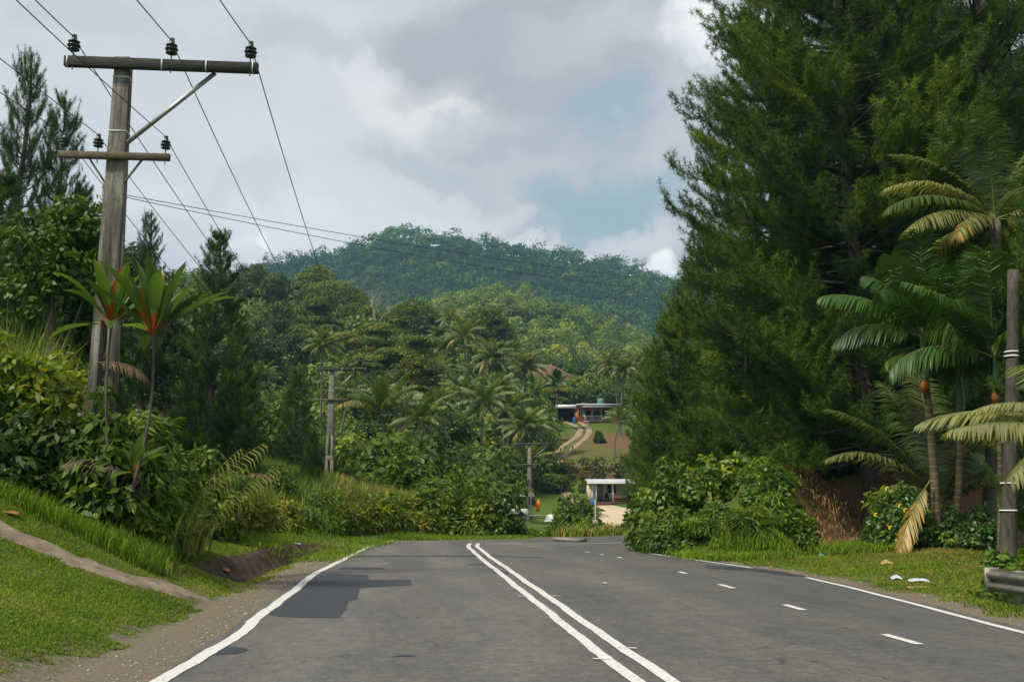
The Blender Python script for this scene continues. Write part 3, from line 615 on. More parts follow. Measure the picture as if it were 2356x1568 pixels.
# ------------------------------------------------------------------ placing
TRUNKMAT = {'pinebark': M['pinebark'], 'bark': M['bark'], 'palebark': M['palebark']}
def share(me, mat):
    if len(me.materials) == 0: me.materials.append(mat)
def put(name, me, mats, parent, loc, scale, rz, color=(1, 1, 1)):
    """an object that shares mesh data but carries its own materials"""
    if not isinstance(mats, (list, tuple)): mats = [mats]
    while len(me.materials) < len(mats): me.materials.append(mats[len(me.materials)])
    o = bpy.data.objects.new(name, me); C.objects.link(o); o.parent = parent; o.location = loc; o.scale = scale; o.rotation_euler = (0, 0, rz); o.color = (*color, 1)
    for k, m in enumerate(mats):
        if me.materials[k] is not m: o.material_slots[k].link = 'OBJECT'; o.material_slots[k].material = m
    return o
def treebase(u, d, v=1149):
    a, _ = ray(u, v); w = d * (Fv + Rv * a); return w[0], w[1], tz(w[0], w[1])
def tree(name, label, cat, kind, u, vt, vb, d, hw, leaf='leaf', bark_='bark', group=None, color=(1, 1, 1), idx=None, limbs=5, tr=None):
    x, y, zg = treebase(u, d, (vt + vb) / 2); ztop = zt(vt, d); zb = max(zt(vb, d), zg + .3); R = hw * mpp(d)
    if ztop < zb + 1: ztop = zb + 1
    t = thing(name, label, cat, (x, y, zg - .15), 0, group)
    H = ztop - zg + .15; cb = zb - zg + .15; ch = H - cb
    Lf = float(np.clip(.0021 * d, .2, .55)); me = crown_real(kind, R, ch, Lf, Lf * .62, .3, 170, 1.0, .004 if leaf == 'flame' else 0)
    put('crown', me, M[leaf], t, (0, 0, cb), (1, 1, 1), rng.uniform(0, 6.28), tuple(np.array(color) * (1.35, 1.12, .78)) if d > 60 else color)
    mb = MB(); r0 = tr or max(.10, H * .018); top = cb + ch * .35
    mb.tube(curved((0, 0, 0), (R * .1 * rng.normal(), R * .1 * rng.normal(), top), (R * .05 * rng.normal(), 0, 0)), np.linspace(r0 * 1.4, r0 * .7, 10), 8)
    for k in range(limbs):
        a = k * 2 * PI / limbs + rng.uniform(-.4, .4); z0 = rng.uniform(.55, .98) * top; e = (math.cos(a) * R * .65, math.sin(a) * R * .65, min(cb + ch * rng.uniform(.35, .7), H))
        mb.tube(curved((0, 0, z0), e, (0, 0, -ch * .06)), np.linspace(r0 * .5, r0 * .12, 10), 5)
    obj('trunk', mb, TRUNKMAT[bark_], t, True)
    return t
def palm(label, u, vc, d, rpx, idx=0, group='coconut palms on the hillside', lean=0, color=(1, 1, 1), tr=.13):
    zc = zt(vc, d); x, y, zg = treebase(u, d, vc); R = rpx * mpp(d); H = max(zc - zg, .6)
    t = thing('coconut_palm', label, 'palm tree', (x - lean, y, zg - .1), 0, group)
    s = R / 3.6
    put('crown', COCO[idx % len(COCO)], [M['palm'], M['rachis']], t, (lean, 0, H + .1), (s, s, s), rng.uniform(0, 6.28), color)
    mb = MB(); mb.tube(curved((0, 0, 0), (lean, 0, H + .05), (-lean * .3 + rng.normal(0, .1), 0, 0), 14), np.linspace(tr * 1.5, tr * .85, 14) * max(s, .7), 8)
    obj('trunk', mb, M['palmbark'], t, True); return t
def shrub(name, label, kind, u, vt, vb, d, hw, leaf='leaf', group=None, color=(1, 1, 1), depth=None, stems=True, sink=.1):
    x, y, zg = treebase(u, d, (vt + vb) / 2); H = max(zt(vt, d) - zg, .3) + sink; R = hw * mpp(d)
    t = thing(name, label, 'shrub', (x, y, zg - sink), 0, group)
    Lf, Wf, dr = STYLE[kind]; q = float(np.clip(d / 32, .9, 1.6)); q = q if d > 24 else .85
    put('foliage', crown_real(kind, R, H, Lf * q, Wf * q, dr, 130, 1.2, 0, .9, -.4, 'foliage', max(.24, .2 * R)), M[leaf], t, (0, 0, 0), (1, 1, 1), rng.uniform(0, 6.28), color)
    if stems:
        mb = MB()
        for k in range(7):
            a = k * .9 + rng.uniform(-.3, .3); e = (math.cos(a) * R * .5, math.sin(a) * R * .5 * (1 if depth is None else depth / R), H * rng.uniform(.55, .85)); mb.tube(curved((math.cos(a) * R * .08, math.sin(a) * R * .08, 0), e, (0, 0, H * .05), 6), np.linspace(.03, .008, 6) * max(.6, R * .5), 5)
        obj('stem', mb, M['bark'], t, True)
    return t
EXPO = 0.56
ORD = ['first', 'second', 'third', 'fourth', 'fifth', 'sixth', 'seventh', 'eighth', 'ninth', 'tenth', 'eleventh', 'twelfth', 'thirteenth', 'fourteenth', 'fifteenth', 'sixteenth', 'seventeenth', 'eighteenth', 'nineteenth', 'twentieth']
M['ti'] = leafmat('cordyline_leaf', (.020, .07, .022), (.045, .13, .03), (.11, .22, .05), .35, .4, .5, extra=(.30, .085, .03))
# ------------------------------------------------------------------ far woods (one mass each)
def forest(name, label, ulo, uhi, dlo, dhi, spacing, r, per, mat, L=.34, mask=None, hgt=(.5, 1.1), color=(1, 1, 1), jit=.35):
    mb = MB(); cs = []
    d = dlo
    while d < dhi:
        n = int((uhi - ulo) * mpp(d) / spacing)
        u = ulo + (np.arange(n) + rng.uniform(-.4, .4, n)) * (uhi - ulo) / max(n, 1); dd = d + rng.uniform(-.5, .5, n) * spacing
        a = (u - CXP) / 2319.0
        w_ = dd[:, None] * (Fv[None] + Rv[None] * a[:, None]); k = np.ones(n, bool) if mask is None else mask(u, dd)
        cs.append(w_[k]); d += spacing * .95
    c = np.concatenate(cs); z = T(c[:, 0], c[:, 1]); n = len(c)
    rr = r * rng.choice([.55, .8, 1.05, 1.5], n, p=[.3, .3, .26, .14]) * rng.uniform(.85, 1.15, n); c3 = np.c_[c, z + rr * rng.uniform(*hgt, n)]
    g = hnoise(c[:, 0], c[:, 1], .02 * 3.5 / r) * .14 + rng.normal(0, .24, n) + .40
    clumps(mb, c3, rr, per, L, L * .8, -.1, .05, np.clip(g, 0, 1), .95, .10, out_=.1, nj=.16)
    for q in range(4):
        k = rng.random(n) < .8; dd = rdir(n, .05)
        clumps(mb, (c3 + dd * rr[:, None] * .68)[k], (rr * rng.uniform(.3, .52, n))[k], per * .26, L * .9, L * .7, -.1, .05, np.clip(g + rng.normal(.04, .1, n), 0, 1)[k], .95, .08, out_=.1, nj=.16)
    o = obj(name, mb, mat, color=color); tag(o, label, 'woodland', None, 'stuff'); return o
def not_valley(u, d):
    clear = (u > 1262) & (u < 1600) & (d > 44) & (d < 192); clear |= (u > 1165) & (d < 113) & (d > 40); clear |= (u > 670) & (u < 850) & (d < 69)
    clear |= (u > 1190) & (u < 1330) & (d < 75)
    clear |= (u > 1215) & (u < 1365) & (d > 206) & (d < 262)
    return ~clear
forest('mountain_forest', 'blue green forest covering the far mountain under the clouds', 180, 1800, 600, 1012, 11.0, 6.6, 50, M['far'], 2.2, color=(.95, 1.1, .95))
forest('low_hill_forest', 'bright green vine covered woodland on the low hill before the mountain', 780, 1720, 372, 516, 5.2, 3.8, 110, M['leaf'], 1.25, color=(1.6, 1.4, .75))
forest('hillside_undergrowth', 'dense dark undergrowth between the trees of the left hillside', 150, 1262, 120, 300, 4.0, 2.8, 120, M['leaf'], .85, mask=not_valley, color=(.95, .98, .8))
forest('slope_thicket', 'leafy thicket filling the slope behind the tall reed grass', 150, 1262, 58, 122, 2.4, 1.65, 130, M['leaf'], .5, mask=not_valley, color=(1.0, 1.05, .8))
forest('left_slope_thicket', 'leafy thicket on the slope behind the pines at the left edge', -350, 150, 42, 125, 2.9, 1.9, 110, M['leaf'], .5, color=(.8, .85, .7))
forest('valley_undergrowth', 'mixed green undergrowth on the slope behind the orange house', 1250, 1640, 60, 360, 3.6, 2.2, 100, M['leaf'], .7, mask=not_valley, color=(.95, 1.0, .8))
forest('pine_slope_undergrowth', 'shaded undergrowth on the slope behind the tall pines', 1600, 2700, 100, 330, 6.5, 4.2, 90, M['dark'], 1.3)
forest('bank_scrub', 'low brown green scrub on the cut bank above the white house', 1310, 1490, 114, 129, 1.7, .75, 60, M['leafy'], .30, color=(.42, .36, .5))
# ------------------------------------------------------------------ pines
PM = [M['pine'], M['pinebark']]
profA = lambda f, a: np.interp(f, [0, .05, .2, .38, .52, .68, .85, 1], [.70, .88, 1.0, .98, .84, .62, .34, .05])
def profA1(f, a):
    w = (a + 1.1 - (-1.95) + PI) % (2 * PI) - PI
    cut = math.exp(-(w / .42) ** 2) * np.interp(f, [0, .08, .2, .7, .85], [.2, .5, .72, .62, 0])
    return profA(f, a) * (1 - cut)
profB = lambda f, a: np.interp(f, [0, .1, .35, .6, .85, 1], [.75, .95, .95, .7, .4, .1]) * (1 + .15 * math.sin(3 * a + f * 9))
profC = lambda f, a: np.interp(f, [0, .15, .5, .85, 1], [.9, 1, .72, .28, .04])
profS = lambda f, a: np.interp(f, [0, .3, .7, 1], [.5, 1, .9, .3]) * (.75 + .4 * math.sin(2 * a + f * 11))
PA, na = pine_mesh('crown', 26, 6.6, 2.6, 38, profA, .25, .019, 24, 1.15, .9, 1.15)
PA1, _ = pine_mesh('crown', 26, 6.6, 2.6, 38, profA1, .25, .019, 24, 1.15, .9, 1.2)
PB = [pine_mesh('crown', 16, 3.8, 3.2, 24, profB, .30, .026, 20, .9, 1.0, nbr=(5, 7))[0] for _ in range(2)]
PC = [pine_mesh('crown', 12, 2.9, .8, 26, profC, .28, .025, 21, 1.0, 1.1, nbr=(5, 7))[0] for _ in range(2)]
PS, _ = pine_mesh('crown', 24, 5.2, 5.5, 26, profS, .27, .022, 19, .9, .7, nbr=(4, 6))
PY, _ = pine_mesh('crown', 6, 1.6, .3, 15, profC, .28, .026, 13, 1.0, 1.3)
PH = {'A': (PA, 26, 6.6), 'A1': (PA1, 26, 6.6), 'B0': (PB[0], 16, 3.8), 'B1': (PB[1], 16, 3.8), 'C0': (PC[0], 12, 2.9), 'C1': (PC[1], 12, 2.9), 'S': (PS, 24, 5.2), 'Y': (PY, 6, 1.6)}
def pine(label, u, vt, d, hw, proto, group=None, color=(1, 1, 1), lean=0, H=None, tr=None, rz=None, zs=None):
    me, h0, r0 = PH[proto]; x, y, zg = treebase(u, d, 900); H = H or zt(vt, d) - zg; R = hw * mpp(d)
    t = thing('pine_tree', label, 'tree', (x, y, zg - .2), 0, group)
    o = put('crown', me, PM, t, (0, 0, 0), (R / r0, R / r0, H / h0), rng.uniform(0, 6.28) if rz is None else rz, color)
    mb = MB(); n = 16; tt = np.linspace(0, 1, n); tr = tr or H * .012
    pts = np.stack([lean * tt + .10 * np.sin(tt * 9), .08 * np.cos(tt * 7) - .08, (H + .05) * tt], 1)
    mb.tube(pts, tr * (1.15 - 1.05 * tt) + .02, 10)
    if proto in ('A', 'A1', 'S'):
        for k in range(46):
            z = rng.uniform(.08, .75) * H; a = rng.uniform(0, 6.28); l = rng.uniform(.5, 1.6); c = np.array([lean * z / H, 0, z])
            mb.tube(curved(c, c + [math.cos(a) * l, math.sin(a) * l, l * rng.uniform(-.2, .35)], (0, 0, l * rng.uniform(-.2, .2)), 6), np.linspace(.03, .01, 6), 4)
    obj('trunk', mb, M['pinebark'], t, True); return t
pine('huge dense pine with grey trunk towering over the right side of the road', 1988, -200, 34, 455, 'A1', color=(1.2, 1.18, .85), H=27, tr=.27, lean=-.35, rz=1.1)
pine('broad dense pine directly behind the huge pine, left of its trunk', 1800, -60, 45, 240, 'A', color=(.95, 1.0, .8), rz=2.2)
pine('tall dark pine standing just behind the huge pine, right of its trunk', 2075, -250, 41, 340, 'A', color=(.85, .9, .8), H=29, tr=.3, rz=3.0)
pine('tall pine with bare thick trunk and sky showing through, top right corner', 2312, -300, 33, 330, 'S', color=(.75, .85, .85), H=25, tr=.34, rz=.4)
pine('dark pine filling the gap behind the coconut palm fronds at right', 2190, -60, 52, 300, 'B0', color=(.65, .8, .8))
pine('dark tall pine at the far right edge behind the palms', 2440, -60, 46, 330, 'B1', color=(.7, .8, .8))
pine('broad pine low on the slope at the left foot of the huge pine', 1622, 560, 46, 160, 'C0', color=(1.0, 1.1, .85))
pine('bright green small pine at the left edge of the right hand pine wood', 1545, 705, 47, 100, 'C1', color=(1.15, 1.2, .85))
pine('bushy pine partly hiding the yellow end of the orange house', 1500, 790, 56, 75, 'C0', color=(1.3, 1.2, .9))
pine('low spreading pine above the big roadside shrub on the right', 1720, 640, 41, 190, 'C1', color=(1.0, 1.08, .8))
pine('short dense pine below the huge pine crown, right of the low spreading pine', 1850, 700, 40, 170, 'C0', color=(1.1, 1.05, .8))
pine('small pine with fresh tufts beside the coconut palm at the right edge', 2415, 425, 24, 150, 'C1', color=(1.1, 1.1, .9))
pine('tall open pine rising at the left edge of the photo', 8, 118, 36, 95, 'B0', 'open pines at the left edge', (.8, .95, 1.0))
pine('open pine with bushy round top left of the big power pole', 98, 222, 38, 95, 'B1', 'open pines at the left edge', (.8, .95, 1.0), rz=2.2)
pine('shorter pine with upright tips close behind the big power pole', 225, 415, 44, 75, 'C0', 'open pines at the left edge', (.85, 1.0, .95))
pine('pine between the round topped pine and the shorter pine near the pole', 165, 425, 46, 75, 'C1', 'open pines at the left edge', (.85, 1.0, .95))
pine('dark pine showing just right of the big power pole shaft', 322, 485, 50, 55, 'B0', None, (.7, .85, .9))
pine('pointed dark pine standing alone against the sky, right of the red leaved plants', 487, 522, 45, 105, 'C0', None, (.72, .9, .9), tr=.16)
pine('second pointed pine, lower and right of the tall pointed dark pine', 548, 735, 43, 66, 'C1', None, (.75, .95, .85))
pine('small pine at the foot of the tall pointed dark pine', 445, 830, 40, 60, 'C1', None, (.7, .9, .85))
pine('young pine left of the second power pole with upright tips', 684, 852, 56, 48, 'Y', None, (.9, 1.05, .9))
pine('small dark young pine low beside the second power pole', 722, 985, 50, 30, 'Y', None, (.8, .95, .85))
pine('dark pine low at the left edge below the tall open pine', -40, 380, 30, 150, 'C0', None, (.7, .85, .85))
# ------------------------------------------------------------------ hillside broadleaf trees
HG = 'broadleaf trees on the left hillside'
for a in [('dome shaped dark green tree standing out on the skyline left of the mountain', 'dome', 728, 612, 735, 255, 62, 'leaf', 'bark', (.8, .85, .7)),
          ('olive green domed tree on the ridge in front of the skyline dome tree', 'dome', 762, 648, 790, 240, 92, 'leaf', 'palebark', (.85, .85, .7)),
          ('leafy ridge tree with a palm top showing above it', 'round', 598, 622, 760, 235, 78, 'leaf', 'bark', (.7, .75, .65)),
          ('round topped tree with dark underside, left of the two hill top trees', 'dome', 953, 690, 800, 215, 66, 'leaf', 'bark', (.8, .85, .7)),
          ('wide round topped tree right of centre, before the bright low hill', 'dome', 1118, 704, 830, 200, 64, 'leaf', 'bark', (.62, .72, .62)),
          ('dark spreading tree beside the pointed pine', 'round', 640, 700, 850, 170, 88, 'flame', 'bark', (.65, .75, .7)),
          ('very dark thick crowned tree above the second power pole, left side', 'round', 600, 770, 930, 130, 85, 'dark', 'bark', (1, 1, 1)),
          ('dark leafy tree just left of the palm behind the second power pole', 'round', 690, 760, 900, 150, 60, 'dark', 'bark', (1.05, 1.1, 1)),
          ('flat layered tree on the ridge below the olive domed tree', 'layer', 720, 690, 800, 190, 85, 'flame', 'palebark', (.9, .95, .8)),
          ('flat topped light green layered tree right of the pale bare tree', 'layer', 850, 745, 850, 165, 110, 'flame', 'palebark', (1.2, 1.2, .9)),
          ('wide layered tree spreading below the round topped dark tree', 'layer', 945, 775, 880, 150, 115, 'flame', 'palebark', (1.1, 1.15, .85)),
          ('small layered tree at the foot of the wide round topped tree', 'layer', 880, 800, 900, 135, 85, 'flame', 'palebark', (.95, 1.0, .85)),
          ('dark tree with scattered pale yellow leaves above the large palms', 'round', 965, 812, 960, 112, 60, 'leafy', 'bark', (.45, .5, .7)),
          ('dark crooked tree behind the palms left of the dark yellow leaved tree', 'round', 905, 850, 950, 125, 42, 'dark', 'bark', (1, 1, 1)),
          ('green tree below the second power pole crossarm', 'round', 820, 850, 960, 110, 55, 'leaf', 'bark', (.8, .85, .7)),
          ('rounded tree behind the layered trees near the ridge gap', 'round', 830, 700, 790, 225, 55, 'leaf', 'palebark', (.9, .9, .7)),
          ('small tree crown at the foot of the pointed pine', 'round', 610, 900, 1000, 80, 50, 'leaf', 'bark', (.8, .9, .7)),
          ('leafy tree over the shed roof left of the dirt track', 'round', 1165, 900, 1010, 128, 40, 'leaf', 'bark', (1.0, 1.1, .8)),
          ('tall narrow leafy tree left of the lower dirt track', 'column', 1140, 1010, 1100, 122, 30, 'leaf', 'bark', (1.0, 1.1, .8)),
          ('wispy tree on the bank below the bend of the dirt track', 'round', 1285, 1070, 1130, 122, 34, 'leaf', 'palebark', (.9, .95, .8)),
          ('dense dark green tree in front of the lower dirt track', 'round', 1275, 1090, 1165, 114, 36, 'leaf', 'bark', (.75, .85, .75)),
          ('yellow green spreading tree behind the carport', 'layer', 1265, 872, 940, 196, 60, 'leafy', 'bark', (.75, .8, .7)),
          ('dark leafed tree above the green water tank', 'round', 1345, 862, 925, 205, 50, 'leafy', 'bark', (.6, .75, .8)),
          ('green tree right of the water tank behind the tall palms', 'round', 1440, 800, 935, 215, 50, 'leaf', 'bark', (.9, 1.0, .8)),
          ('tree above the roofline at the right end of the orange house', 'round', 1500, 830, 980, 190, 60, 'leaf', 'bark', (.8, .9, .7)),
          ('dark tree beneath the palms at the foot of the hill', 'round', 1030, 940, 1060, 88, 60, 'dark', 'bark', (1, 1.05, 1)),
          ('dark shaded tree behind the palm with drooping brown fronds', 'round', 870, 965, 1050, 85, 50, 'dark', 'bark', (1, 1, 1)),
          ('tree with large drooping leaves behind the red leaved plants', 'round', 290, 560, 900, 55, 90, 'dark', 'bark', (1.1, 1.15, 1)),
          ('dark tree on the slope left of the pointed pine', 'round', 380, 640, 1000, 52, 80, 'dark', 'bark', (1.0, 1.1, 1)),
          ('leafy tree at the base of the pines near the left edge', 'round', 60, 500, 900, 34, 150, 'dark', 'bark', (1.0, 1.15, 1))]:
    lab, kind, u, vt, vb, d, hw, leaf, bk, colr = a
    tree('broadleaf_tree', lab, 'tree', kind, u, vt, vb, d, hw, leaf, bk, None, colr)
# pale bare tree
x, y, zg = treebase(852, 205)
t = thing('bare_tree', 'pale bare branched tree with thin leafless limbs on the ridge', 'tree', (x, y, zg), 0)
mb = MB(); Hh = zt(668, 205) - zg
def branch(p, d_, l, r, k):
    e = p + d_ * l; mb.tube(curved(p, e, rng.normal(0, l * .06, 3), 5), np.linspace(r, r * .6, 5), 5)
    if k:
        for _ in range(3): branch(e, nrm(d_ + rng.normal(0, .5, 3) + [0, 0, .15]), l * rng.uniform(.55, .75), r * .55, k - 1)
branch(np.array([0, 0, 0.]), np.array([0, 0, 1.]), Hh * .42, .32, 4)
obj('trunk', mb, M['palebark'], t, True)
# ------------------------------------------------------------------ coconut palms of the valley
for k, a in enumerate([('palm with ragged crown behind the second power pole', 742, 792, 100, 50, 0), ('large palm with drooping pale fronds right of the second power pole', 882, 950, 66, 100, 3),
                       ('palm with brown hanging fronds beside the large drooping palm', 962, 968, 70, 88, 4), ('tall palm high on the hill before the wide round topped tree', 1068, 775, 150, 55, 1),
                       ('palm crown left of the palm highest on the hill', 1030, 800, 155, 42, 2), ('palm below and right of the highest hill palm', 1135, 825, 135, 62, 0),
                       ('palm left of the thatch brown hill with dark trunk', 1208, 845, 140, 58, 2), ('palm in the middle of the palm cluster above the bushes', 1062, 905, 112, 55, 4),
                       ('broad palm with hanging dead frond near the shed', 1112, 925, 108, 66, 1), ('pale palm left in the middle cluster', 1010, 925, 105, 52, 0),
                       ('palm above and behind the middle cluster of palms', 1005, 862, 130, 48, 3), ('palm between the cluster and the dark trunked palm', 1150, 895, 125, 50, 1),
                       ('wide palm directly above the third power pole', 1208, 985, 118, 72, 2), ('low palm hiding the lower half of the third power pole', 1215, 1070, 116, 66, 4),
                       ('leaning tall palm at the right corner of the orange house', 1405, 838, 160, 46, 0), ('tall palm beside the leaning palm with bent trunk', 1440, 852, 158, 46, 2),
                       ('short palm in front of the yellow wall', 1428, 968, 138, 42, 3), ('tiny palm top sticking out of the skyline left of the mountain', 598, 622, 240, 20, 1),
                       ('tiny palm top above the brown hill', 1237, 800, 260, 15, 3), ('young palm left of the second power pole', 600, 870, 85, 45, 3),
                       ('young palm close behind the second power pole shaft', 805, 905, 90, 40, 3), ('palm at the top right of the palm grove near the ridge trees', 1035, 735, 175, 36, 4),
                       ('palm right of the tall house palms', 1475, 850, 170, 36, 1), ('palm beside the dark crooked tree', 1090, 862, 145, 40, 3), ('palm half hidden left of the highest cluster', 980, 885, 118, 46, 2), ('palm low in front of the palm grove above the bright bush', 1055, 985, 88, 48, 0), ('palm at the lower left of the palm grove with upright fronds', 905, 900, 112, 52, 3), ('palm between the large drooping palm and the palm grove', 1000, 975, 92, 50, 1), ('palm behind the wide palm over the third power pole', 1178, 940, 124, 52, 4), ('palm right behind the second pole crossarm brace', 800, 860, 120, 42, 2), ('low palm on the slope right of the young palm', 660, 925, 75, 38, 4), ('palm left of the brown hill foot', 1180, 810, 165, 38, 0), ('palm top behind the domed tree with dark underside', 1010, 770, 180, 34, 2)]):
    palm(a[0], *a[1:6], lean=(-1.2 if k in (14,) else (1.0 if k == 15 else rng.normal(0, .5))), color=((.95, 1, .9) if k % 3 else (1.1, 1.1, 1.0)))
# thin areca before the carport
def areca(label, ub, db, vb, uc, vc, R, nf=9, tr=.085, shaft=.9, seed=0, near=True, sc=1.0, group=None):
    x, y, zg = treebase(ub, db, vb); top = P(uc, vc, db); t = thing('areca_palm', label, 'palm tree', (x, y, zg - .1), 0, group)
    e = top - np.array([x, y, zg - .1]); shaft_b = e - [0, 0, shaft]
    mb = MB(); pts = curved((0, 0, 0), shaft_b, (.05, 0, 0), 30); rad = np.linspace(tr * 1.25, tr * .9, 30) * (1 + .06 * (np.arange(30) % 2)); mb.tube(pts, rad, 10)
    obj('trunk', mb, M['arecabark'], t, True)
    mb = MB(); mb.tube(curved(shaft_b, e, (0, 0, 0), 8), [tr * 1.1, tr * 1.45, tr * 1.4, tr * 1.25, tr * 1.1, tr * .95, tr * .8, tr * .5], 10); obj('crownshaft', mb, M['shaft'], t, True)
    for i in range(nf + 3):
        f = min(i / (nf - 1), 1.25); mb = MB(); az = i * 2.399 + seed + rng.uniform(-.3, .3); el = 1.5 - .75 * f ** 1.3 + rng.normal(0, .08)
        frond(mb, e - [0, 0, .1], az, el, R * rng.uniform(.85, 1.05), .35 + .95 * f, R * .33, 48, .062 * sc, .25 + .5 * f, .7, .1 + .45 * rng.random(), .6 - .3 * f, rng.normal(0, .1), .13, 1, .024)
        obj('frond', mb, [M['areca'], M['rachis']], t, color=(.85, .85, .85))
    mb = MB()
    i_, j_ = np.meshgrid(np.linspace(0, PI, 22), np.arange(24) * 2 * PI / 24, indexing='ij'); rr_ = .10 * (1 + .22 * np.sin(i_ * 11) * np.sin(j_ * 9) + .12 * np.cos(i_ * 19 + j_ * 3))
    v_ = shaft_b + np.stack([rr_ * np.sin(i_) * np.cos(j_) - .12, rr_ * np.sin(i_) * np.sin(j_) - .12, rr_ * 1.5 * np.cos(i_) - .25], -1).reshape(-1, 3); ii, jj = np.meshgrid(range(21), range(24), indexing='ij')
    mb.add(v_, np.stack([ii * 24 + jj, (ii + 1) * 24 + jj, (ii + 1) * 24 + (jj + 1) % 24, ii * 24 + (jj + 1) % 24], -1).reshape(-1, 4)); obj('fruit', mb, M['fruit'], t); return t
M['fruit'] = simple('orange_fruit', (.50, .18, .03), .5, .4, .4, 12)
M['shaft'] = simple('green_crownshaft', (.06, .13, .04), .4, .4, .3, 3)
def arecabark():
    m, nt, N, L = newmat('ringed_palm_bark'); p = coords(nt); wv = N('ShaderNodeTexWave'); wv.bands_direction = 'Z'; wv.inputs['Scale'].default_value = 1.6; wv.inputs['Distortion'].default_value = 1.2; L(p, wv.inputs['Vector'])
    nz = noise(nt, p, 3, 5); c = mixc(nt, ramp(nt, wv.outputs['Fac'], [(.9, (0, 0, 0)), (.99, (.7, .7, .7))]), ramp(nt, nz, [(.35, (.07, .06, .03)), (.65, (.16, .12, .07))]), (.24, .22, .17)); out(nt, principled(nt, c, .8, .2)); return m
M['arecabark'] = arecabark()
areca('slender ringed areca palm left in front of the right hand trees', 2158, 27, 1255, 2122, 770, 2.9, 13, .10, 1.2, .3)
areca('slender areca palm with thin trunk just right of the first areca', 2192, 27.5, 1265, 2206, 860, 2.5, 11, .085, 1.0, 1.7)
areca('leafy areca palm close behind the dark power post at right', 2300, 25.0, 1280, 2288, 812, 3.0, 13, .06, .9, .9)
areca('thin small areca palm before the carport on the hill', 1281, 165, 985, 1281, 880, 2.6, 8, .10, 1.0, 0, sc=1.6)
# big coconut at right
def bigcoco(name, label, ub, d, uc, vc, fr, trunk=True, tr=.16, L=4.2, rz=0):
    x, y, zg = treebase(ub, d); e = P(uc, vc, d); t = thing('coconut_palm', label, 'palm tree', (x, y, zg - .1), 0); e = e - np.array([x, y, zg - .1])
    if trunk:
        mb = MB(); mb.tube(curved((0, 0, 0), e, (.15, 0, 0), 20), np.linspace(tr * 1.4, tr, 20), 10); obj('trunk', mb, M['palmbark'], t, True)
    for az, el, Lf, bend, tint, dead in fr:
        mb = MB(); frond(mb, e, az, el, Lf, bend, .95 * Lf / 4.2, 62, .06, .30 + .35 * max(0, 1 - el), .5, tint, .25, 0, .10, 1, .035, dead); obj('frond', mb, [M['palm'], M['rachis']], t)
    return t
LFT = PI + YAW * -1; RGT = -YAW; FRT = -PI / 2 - YAW; BCK = PI / 2 - YAW
bigcoco('', 'big coconut palm with silvery fronds arching left over the areca palms', 2262, 29, 2290, 505, [(LFT, .78, 3.6, 1.25, .95, 0), (LFT + .25, .45, 4.0, 1.15, .35, 0), (LFT + .5, .1, 4.2, .8, .8, 0), (LFT - .5, 1.1, 3.8, .9, .6, 0), (BCK, 1.35, 3.9, .3, .5, 0), (BCK + .6, 1.25, 3.8, .5, .4, 0), (FRT - .5, 1.3, 3.4, .5, .4, 0), (RGT, 1.2, 3.8, .6, .5, 0), (RGT + .4, .7, 4, 1.1, .6, 0), (RGT - .5, .3, 4, 1, .9, 0), (FRT, .5, 3.0, 1.3, .7, 0), (FRT - .8, .0, 3.4, .9, .85, .3), (BCK - .8, .2, 4, 1, .4, 0), (LFT - .9, 0, 3.6, 1.0, .9, .5), (RGT - .9, -.2, 3.6, .8, .9, .8)])
bigcoco('', 'young trunkless coconut palm behind the ringed areca trunks', 2165, 29.5, 2160, 1165, [(LFT + .15, .95, 4.0, 1.45, .85, 0), (LFT - .2, 1.15, 4.3, .95, .45, 0), (LFT + .35, .75, 2.8, 1.9, .95, 0), (BCK, 1.45, 4.2, .25, .4, 0), (BCK + .5, 1.3, 4.2, .4, .35, 0), (RGT + .3, 1.15, 4.2, .8, .35, 0), (RGT, .8, 3.8, 1.3, .5, 0), (RGT - .4, 1.2, 3.6, 1.0, .4, 0), (FRT + .6, .8, 2.8, 1.6, .5, 0), (BCK - .7, .9, 4, 1, .4, 0)], False)
t = bigcoco('', 'coconut palm at the right edge reaching pale fronds into the road side', 2540, 17.5, 2545, 1015, [(LFT + .1, .28, 2.9, .55, 1.0, 0), (LFT - .25, .75, 2.3, 1.2, 1.0, 0), (LFT + .5, .1, 2.9, .9, .9, 0), (LFT - .6, .5, 3.2, .9, .8, 0), (BCK, .9, 3.4, .9, .6, 0), (FRT, .7, 3, 1, .7, 0), (RGT, .7, 3.6, 1, .7, 0), (RGT + .7, 1.2, 3.6, .5, .5, 0)], True, .14)
# golden dead frond at the foot of the arecas
x, y, zg = treebase(2100, 26.5); t = thing('fallen_frond', 'golden yellow dead palm frond hanging beside the areca trunks', 'palm frond', (x, y, zg), 0)
mb = MB(); b0 = P(2140, 1105, 26.8) - [x, y, zg]; frond(mb, b0, LFT + .5, -.75, 2.3, .45, .75, 34, .07, .45, .8, 1.0, .1, 0, .12, 1, .03, .75); obj('leaflets', mb, [M['palm'], M['rachis']], t)
